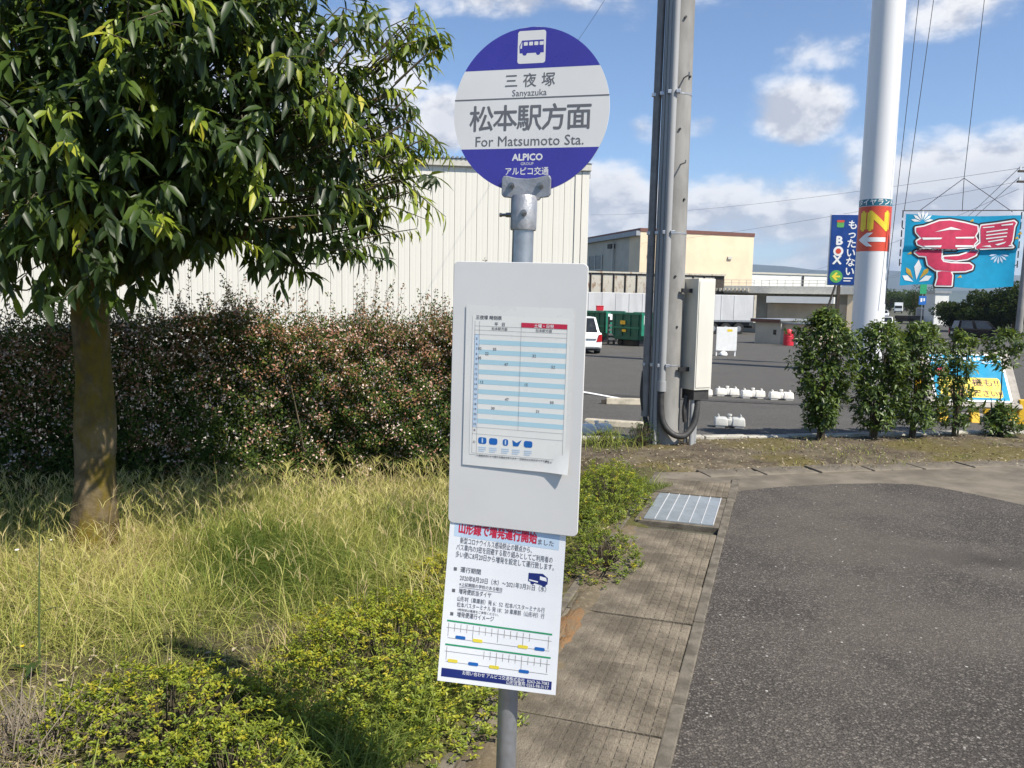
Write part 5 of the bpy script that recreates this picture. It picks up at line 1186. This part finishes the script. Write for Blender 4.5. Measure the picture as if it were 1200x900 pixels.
MB().flat(rrect(.12, 1.06, .22, .1, .04), -.023).build('emblem', 'sun_yellow', nb)
for x in (-.38, .38): MB().box(x - .025, x + .025, .021, .06, 0, 1.2).build('leg', 'white', nb)

# ---- trailer, scrap container, skips
a = at(640, 350, 68.); b_ = at(886, 350, 71.); z0 = gz(69.5) - .02; tl = thing('long_trailer', None, 0, 'long white box trailer parked in front of the cream hall', 'trailer', X=Matrix.Translation((0, 0, z0)) @ frame_of(a, b_)); L_ = (b_ - a).length; zt = at(870, 346, 71.).z - z0
bd_ = MB().box(0, L_ - .01, 0, 2.5, zt - 2.35, zt).build('box_body', 'trailer', tl, bevel=.03)
for i in range(int(L_ / 1.2)): MB().box(.1 + i * 1.2, .16 + i * 1.2, -.03, -.002, zt - 2.3, zt - .05).build('side_rib', 'trailer', bd_)
MB().box(0, L_, -.035, -.003, zt - 2.36, zt - 2.2).build('side_rail', 'rim', bd_); MB().box(L_ - .2, L_ + .03, -.05, 2.55, zt - 2.4, zt + .03).build('rear_frame', 'rust_panel', bd_)
MB().box(.5, L_ - .3, .5, 2.0, .75, zt - 2.4).build('chassis', 'black', tl)
for x in (L_ - 3.9, L_ - 2.7, L_ - 1.5):
    for yy in (.02, 2.1): w_ = MB().tube([(x, yy, .5), (x, yy + .32, .5)], .5, 24).build('wheel', 'tyre', tl, smooth=True); MB().tube([(x, yy - .01, .5), (x, yy + .02, .5)], .25, 16).build('hub', 'rim', w_)
MB().box(L_ - .15, L_ - .02, .2, 2.3, .55, .75).build('bumper', 'dark_steel', tl); MB().box(L_ - 6.5, L_ - 4.6, .05, 2.4, .35, 1.0).build('tool_box', 'black', tl)
a = at(650, 350, 74.); b_ = at(848, 350, 77.); z0 = gz(75) - .02; sc_ = thing('scrap_container', None, 0, 'rust streaked ribbed container standing behind the white trailer', 'container', X=Matrix.Translation((0, 0, z0)) @ frame_of(a, b_)); L_ = (b_ - a).length; zt = at(686, 318, 75.).z - z0
MB().box(0, L_, .05, 2.4, 1.0, zt - .05).build('body', 'dark_steel', sc_)
k = int(L_ / 1.12)
for i in range(k):
    MB().box(i * 1.12 + .10, i * 1.12 + 1.04, -.03, .045, 1.05, zt - .25).build('panel', 'rust_panel', sc_); MB().box(i * 1.12 - .02, i * 1.12 + .055, -.16, .045, 1.0, zt).build('post', 'dark_steel', sc_)
MB().box(-.05, L_ + .05, -.18, .045, zt - .12, zt + .03).build('top_rail', 'rust_panel', sc_); MB().box(-.05, L_ + .05, -.14, 2.4, .3, .99).build('base', 'dark_steel', sc_)
for x in (2, 5, 11, 14): MB().tube([(x, .0, .45), (x, .3, .45)], .45, 20).build('wheel', 'tyre', sc_, smooth=True)

def skip(px0, px1, pyb, Y0, Y1, h, label, dp=1.7):
    a = at(px0, 350, Y0); b_ = at(px1, 350, Y1); z0 = gz(Y1) - .02; t = thing('waste_skip', None, 0, label, 'skip', 'green waste skips on the lot', X=Matrix.Translation((0, 0, z0)) @ frame_of(a, b_)); L_ = (b_ - a).length
    MB().prism([(.25, .3), (L_ - .3, .3), (L_ - .0, .62), (L_, h), (0, h), (0, .62)], 0, dp).build('tub', 'skip_dark', t, bevel=.03)
    for i in range(4): MB().box(L_ * (.08 + .27 * i), L_ * (.08 + .27 * i) + .06, -.05, -.002, .5, h - .08).build('rib', 'skip_dark', t)
    MB().box(-.05, L_ + .05, -.07, .05, h - .07, h + .05).build('top_rim', 'skip_green', t, bevel=.01); MB().box(-.05, L_ + .05, dp - .05, dp + .07, h - .07, h + .05).build('top_rim', 'skip_green', t, bevel=.01); MB().box(.1, L_ - .1, -.055, -.003, .9, .98).build('waist_rail', 'skip_green', t)
    MB().box(L_ + .001, L_ + .06, -.05, dp, .55, h - .02).build('end_plate', 'skip_green', t); MB().box(.3, L_ - .3, .2, dp - .2, 0, .299).build('skid', 'black', t); MB().box(L_ + .061, L_ + .068, .1, .7, h - .55, h - .1).build('notice', 'white', t)
    for x in (.5, L_ - .5): MB().tube([(x, .1, .16), (x, .25, .16)], .16, 14).build('wheel', 'tyre', t)
    MB().flat(rrect(L_ * .4, 1.2, .38, .2, .05), -.061).flat(rrect(L_ * .45, .78, .3, .14, .05), -.061).build('stencil', 'leg_yellow', t)
    return t
skip(718, 753, 402, 42.5, 40.8, 1.68, 'dark green waste skip with a white notice on its end')
skip(688, 711, 400, 46.5, 45.5, 1.75, 'green waste skip mostly hidden behind the white car')
p = at(705, 398, 44); MB
mb_ = thing('red_box', (p.x + .05, 45.9, gz(46) - .02 + 1.82), 0, 'red box lying on top of the hidden green skip', 'box'); MB().box(-.2, .2, -.2, .2, 0, .26).build('crate', 'drum_red', mb_, bevel=.03); MB().box(-.22, .22, -.22, .22, .24, .29).build('lid', 'drum_red', mb_, bevel=.02)
p = at(716, 398, 43.5); pst = thing('pallet_stack', (p.x, p.y, gz(43.5) - .02), 0, 'stack of white slats between the two green skips', 'pallets')
for i in range(5): MB().box(-.17, .17, -.4, .4, .25 + i * .24, .36 + i * .24).build('slat', 'white' if i < 4 else 'black', pst, bevel=.01)
for x in (-.15, .15): MB().box(x - .03, x + .03, -.3, .3, 0, 1.5).build('post', 'black', pst)

# ---- vehicles (x right, y forward)
def car(name, loc, rz, L_, W_, H_, m_, label, style='hatch', cat='car'):
    t = thing(name, loc, rz, label, cat); h1 = H_ * .56; y0, y1 = -L_ / 2, L_ / 2
    pf = {'hatch': [(y0 + .03, .22), (y1 - .05, .2), (y1, .36), (y1 - .03, h1 * .76), (y1 - .95, h1), (y0 + .08, h1 * 1.06), (y0, h1 * .72), (y0 - .02, .42)],
          'van': [(y0 + .03, .22), (y1 - .05, .2), (y1, .4), (y1 - .08, h1 * .82), (y1 - .85, h1 * 1.02), (y0 + .04, h1 * 1.06), (y0, h1 * .72), (y0 - .02, .42)]}[style]
    Z = Matrix.Rotation(R(90), 4, 'Z')
    body = MB().prism(pf, -W_ / 2, W_ / 2, Z).build('body', m_, t, smooth=True, bevel=.075, seg=3)
    gy0, gy1, ry0, ry1 = y0 + .12, y1 - (.85 if style == 'hatch' else .72), y0 + (.55 if style == 'hatch' else .32), y1 - (1.75 if style == 'hatch' else 1.45)
    wb, wt = W_ / 2 - .06, W_ / 2 - .2; zb, zt = h1 * .98, H_
    MB().frus((-wb, wb, gy0, gy1), zb, (-wt, wt, ry0, ry1), zt).build('cabin', m_, t, smooth=True, bevel=.06, seg=3)
    def pane(c, inset=.10, name='window'):
        c = [Vector(q) for q in c]; ce = sum(c, Vector()) / 4; n_ = (c[1] - c[0]).cross(c[3] - c[0]).normalized(); q = [ce + (p - ce) * (1 - inset) for p in c]
        if n_.dot(ce - Vector((0, 0, (zb + zt) / 2))) < 0: n_ = -n_
        return MB().add([p + n_ * .008 for p in q] + [p - n_ * .01 for p in q], ((0, 1, 2, 3), (0, 4, 5, 1), (1, 5, 6, 2), (2, 6, 7, 3), (3, 7, 4, 0))).build(name, 'window_glass', t)
    pane([(-wb, gy0, zb + .02), (wb, gy0, zb + .02), (wt, ry0, zt), (-wt, ry0, zt)], .14, 'rear_window'); pane([(-wb, gy1, zb), (wb, gy1, zb), (wt, ry1, zt), (-wt, ry1, zt)], .12, 'windscreen')
    for s_ in (-1, 1):
        for f0, f1 in ((.03, .42), (.46, .93)):
            lo = lambda f: gy0 + (gy1 - gy0) * f; hi = lambda f: ry0 + (ry1 - ry0) * f
            pane([(s_ * wb, lo(f0), zb + .02), (s_ * wb, lo(f1), zb + .02), (s_ * wt, hi(f1), zt), (s_ * wt, hi(f0), zt)], .13, 'side_window')
        for yy in (y0 + .72, y1 - .72):
            w_ = MB().tube([(s_ * (W_ / 2 - .19), yy, .30), (s_ * (W_ / 2 + .012), yy, .30)], .30, 24).build('wheel', 'tyre', t, smooth=True); MB().tube([(s_ * (W_ / 2 + .006), yy, .30), (s_ * (W_ / 2 + .026), yy, .30)], .185, 18).build('rim', 'rim', w_)
        MB().prism([(W_ / 2 * .70, h1 * .60), (W_ / 2 * .985, h1 * .62), (W_ / 2 * .985, h1 * .97), (W_ / 2 * .84, h1 * .97)] if s_ > 0 else [(-W_ / 2 * .985, h1 * .62), (-W_ / 2 * .70, h1 * .60), (-W_ / 2 * .84, h1 * .97), (-W_ / 2 * .985, h1 * .97)], y0 - .03, y0 + .25).build('tail_light', 'tail_red', t, bevel=.02)
        MB().box(s_ * W_ * .36 - .16, s_ * W_ * .36 + .16, y1 - .3, y1 + .008, h1 * .62, h1 * .78).build('headlight', 'lamp_clear', t, bevel=.03)
        MB().box(s_ * (W_ / 2 + .08) - .07, s_ * (W_ / 2 + .08) + .07, gy1 - .45, gy1 - .3, h1 * 1.0, h1 * 1.16).build('mirror', m_, t, bevel=.03)
    MB().box(-.27, .10, y0 - .045, y0 - .002, h1 * .52, h1 * .72).build('number_plate', 'paper', t); MB().box(-W_ * .36, W_ * .36, y0 - .05, y0 + .05, h1 * .74, h1 * .775).build('tailgate_grip', 'car_grey', t)
    MB().box(-W_ / 2 + .05, W_ / 2 - .05, y0 + .04, y1 - .1, .16, .3).build('underbody', 'black', t); MB().box(-W_ * .44, W_ * .44, y0 - .07, y0 + .2, .28, h1 * .46).build('bumper', m_, t, bevel=.05)
    return t
p = at(689, 408, 32.5); car('parked_car', (p.x - .35, 34.4, gz(34) - .02), R(3), 3.7, 1.67, 1.52, 'car_white', 'white hatchback parked on the lot, seen from behind')
p = at(1150, 391, 68.); car('minivan', (p.x, 68.6, gz(68.6) - .02), R(-98), 4.0, 1.7, 1.66, 'car_black', 'black minivan standing below the sale banner', 'van')
p = at(1039, 372, 95.); car('road_car', (p.x, 95, gz(95) - .02), R(-26), 4.2, 1.7, 1.45, 'car_white', 'white car on the road seen over the bushes', 'hatch')
p = at(1037, 362, 175.); car('road_car', (p.x, 175, gz(175)), R(154), 4.2, 1.7, 1.5, 'car_white', 'far white car approaching along the straight road', 'hatch')
def lorry(Y, px, py, rz, label, m_, flatbed=False):
    p = at(px, py, Y); t = thing('lorry', (p.x, Y, gz(Y) - .02), rz, label, 'lorry')
    MB().box(-1.15, 1.15, 1.7, 3.3, .6, 2.5).build('cab', m_, t, bevel=.12); MB().box(-1.0, 1.0, 3.29, 3.31, 1.5, 2.3).build('windscreen', 'window_glass', t)
    if flatbed: MB().box(-1.15, 1.15, -3.5, 1.6, .8, 1.25).build('flatbed', 'dark_steel', t, bevel=.03)
    else: MB().box(-1.2, 1.2, -3.5, 1.6, .8, 3.3).build('box_body', m_, t, bevel=.05)
    MB().box(-1.0, 1.0, -3.4, 3.2, .4, .8).build('chassis', 'black', t)
    for s_ in (-1, 1):
        for yy in (-2.3, 2.4): MB().tube([(s_ * .8, yy, .48), (s_ * 1.12, yy, .48)], .48, 20).build('wheel', 'tyre', t, smooth=True)
        MB().box(s_ * .85 - .15, s_ * .85 + .15, 3.28, 3.34, .8, 1.05).build('headlight', 'lamp_clear', t)
lorry(250, 1053, 361, R(154), 'small far white box lorry approaching along the road', 'car_white'); lorry(125, 1073, 368, R(-60), 'dark flatbed lorry parked at the roadside', 'car_grey', True)

# ================================================================== FAR TREES, POLES, WIRES
def far_tree(px, Y, w, h, n_, label, z0=.05, cat='tree'):
    n_ = int(n_ * 1.8)
    p = at(px, 360, Y); t = thing('roadside_tree', (p.x, Y, gz(Y) - .05), 0, label, cat, 'trees beyond the lot')
    MB().tube([(0, 0, -.2), (w * .03, 0, h * .35), (0, 0, h * .7)], [w * .05, w * .035, w * .012], 8).build('trunk', 'wood_trunk', t)
    for a in range(4): MB().tube([(0, 0, h * .3), (math.cos(a * 1.6) * w * .2, math.sin(a * 1.6) * w * .2, h * .55)], [w * .02, w * .008], 5).build('limb', 'wood_trunk', t)
    ncl = 26; cl2 = rdir(ncl) * rng.uniform(.35, .85, (ncl, 1)) * np.array([w / 2, w / 2, h * (1 - z0 * .5) / 2]) + np.array([0, 0, h * (.5 + z0 * .25)]); i = rng.integers(0, ncl, n_); d = rdir(n_)
    pos = cl2[i] + d * (rng.uniform(.4, 1, n_) ** .5)[:, None] * np.array([w * .17, w * .17, h * .13]); s_ = w * .045
    hue = np.clip(rng.uniform(.1, .8, ncl)[i] + rng.normal(0, .12, n_), 0, 1)
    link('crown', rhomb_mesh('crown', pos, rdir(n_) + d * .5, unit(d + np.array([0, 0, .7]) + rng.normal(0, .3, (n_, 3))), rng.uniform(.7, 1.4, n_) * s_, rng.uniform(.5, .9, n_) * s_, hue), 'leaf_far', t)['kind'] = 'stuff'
for a in ((1120, 92, 5.5, 4.0, 2600, 'dark roadside tree just under the middle of the banner'), (1152, 88, 6.5, 4.8, 3200, 'broad dark tree behind the black minivan'), (1190, 84, 6.5, 5.6, 3200, 'dark tree at the right border behind the lamp post'), (1225, 82, 7, 6.5, 2600, 'large dark tree cut off by the right border'),
          (1072, 150, 4.0, 7.5, 1800, 'tall narrow dark tree beside the far road'), (1092, 140, 4.5, 6.2, 1800, 'dark tree behind the small roadside signs'), (955, 128, 4.5, 4.6, 1500, 'small round tree on the skyline of the pale warehouse')): far_tree(*a)
for i, (px, Y, w, h) in enumerate(((1042, 330, 16, 9), (1030, 420, 22, 11), (1062, 400, 24, 10), (1085, 300, 14, 8))): far_tree(px, Y, w, h, 1200, ['distant tree clump left of the far road end', 'farthest tree clump beside the vanishing road', 'distant tree clump right of the far road end', 'distant tree group behind the roadside signs'][i])
p = at(935, 398, 48); 
far_shr = far_tree(937, 49, 2.0, 1.7, 900, 'leafy shrub growing beside the red drum', .2, 'shrub')
def hut(px0, px1, ytop, Y, label):
    t, L_, H_ = block('roadside_house', px0, px1, ytop, Y, Y, 3, 'white_wall', label, roof='roof_metal', rt=.4, over=.2)
    for i in range(2): w_ = MB().box(L_ * (.2 + .4 * i), L_ * (.2 + .4 * i) + 1.0, -.05, .0, H_ * .35, H_ * .65).build('window', 'window_glass', t); MB().box(L_ * (.2 + .4 * i) - .1, L_ * (.2 + .4 * i) + 1.1, -.12, -.051, H_ * .32, H_ * .349).build('sill', 'trim', w_)
hut(1096, 1112, 340.5, 120, 'small grey house between the trees under the banner')
for px0, px1, yt_, Y, lab in ((690, 748, 318, 160, 'far pale shed beyond the scrap container'), (1044, 1051, 350, 420, 'tiny far house beside the vanishing road')): hut(px0, px1, yt_, Y, lab)
def pole(px, ytop, Y, r_, label, arms=True, lean=0.):
    p = at(px, 380, Y); z0 = gz(Y) - .05; h = at(px, ytop, Y).z - z0; t = thing('power_pole', (p.x, Y, z0), 0, label, 'pole', 'power poles along the road'); MB().tube([(0, 0, -.2), (lean * h, 0, h)], [r_, r_ * .7], 12).build('shaft', 'concrete_pole' if r_ > .12 else 'dark_steel', t, smooth=True)
    if arms:
        for k_ in (.35, .85):
            MB().box(lean * h - .8, lean * h + .8, -.05, .05, h - k_ - .05, h - k_ + .05).build('crossarm', 'dark_steel', t)
            for x in (-.7, -.3, .3, .7): MB().tube([(lean * h + x, 0, h - k_ + .05), (lean * h + x, 0, h - k_ + .22)], .05, 6).build('insulator', 'white', t)
    return Vector((p.x + lean * h, Y, z0 + h))
A = pole(1194, 192, 40., .17, 'power pole with crossarms at the right border', lean=.012)
B = pole(1035, 322, 300., .2, 'power pole by the vanishing road next to the pylon'); C_ = pole(1047, 338, 420., .2, 'farthest power pole of the straight road'); D = pole(1092, 300, 150., .16, 'bare steel pole beside the small blue road signs', False); Ee = pole(958, 300, 62., .10, 'brown leaning strut beside the entrance sign', False, .28)
rsn = at(1081, 352, 110.); rs = thing('road_sign', (rsn.x, 110, gz(110)), 0, 'small blue and green road signs on a post', 'road sign'); zt_ = rsn.z - gz(110)
MB().tube([(0, .05, 0), (0, .05, zt_ + 3)], .06, 8).build('post', 'galv', rs); MB().box(-.5, .5, -.05, 0, zt_ - .6, zt_ + .6).build('blue_panel', 'blue_print', rs); MB().box(-.45, .45, -.05, 0, zt_ + .9, zt_ + 2.4).build('green_panel', 'green_print', rs)
b = MB(); b.box(-.3, -.05, -.06, -.051, zt_ - .2, zt_ + .3).box(.1, .3, -.06, -.051, zt_ - .1, zt_ + .3).build('mark', 'white', rs)
def wire(a, b_, sag, label, r_=.012):
    a, b_ = Vector(a), Vector(b_); pts = []
    for i in range(17): t = i / 16; q = a.lerp(b_, t); q.z -= sag * 4 * t * (1 - t); pts.append(q)
    o = MB().tube(pts, r_, 5).build('power_line', 'wire'); tag(o, label, 'wire', 'power lines')
for i, dz in enumerate((-.13, -.63)):
    wire(A + Vector((-.7, 0, dz)), B + Vector((-.7, 0, dz)), 2.2, ['upper power line running from the border pole down the road', 'lower power line running from the border pole down the road'][i], .016)
wire(A + Vector((-.3, 0, -.13)), at(640, 250, 120), 1.0, 'power line crossing low over the cream hall', .009); wire(A + Vector((.3, 0, -.63)), at(640, 290, 120), 1.0, 'lower wire crossing behind the entrance sign', .009)
wire(A + Vector((-.7, 0, -1.2)), at(860, 330, 130), 1.5, 'slack wire running down behind the blue entrance sign', .009); wire(at(940, -420, 9.75), at(668, 60, 33.), .3, 'thin service wire from the utility pole to the warehouse', .006)
bpy.data.scenes.remove(_ts)

# ================================================================== AIR
hz = MB().box(-9500, 9500, -350, 9900, -3, 420).build('haze', None); tag(hz, 'thin bluish summer haze over the whole place', kind='stuff')
hm = bpy.data.materials.new('haze'); hm.use_nodes = True; t = hm.node_tree; t.nodes.clear(); pv = nn(t, 'ShaderNodeVolumePrincipled', i_Density=.00012); pv.inputs['Color'].default_value = (.66, .80, 1, 1); pv.inputs['Anisotropy'].default_value = .2
lk(t, pv.outputs[0], nn(t, 'ShaderNodeOutputMaterial').inputs['Volume']); hz.data.materials.append(hm)
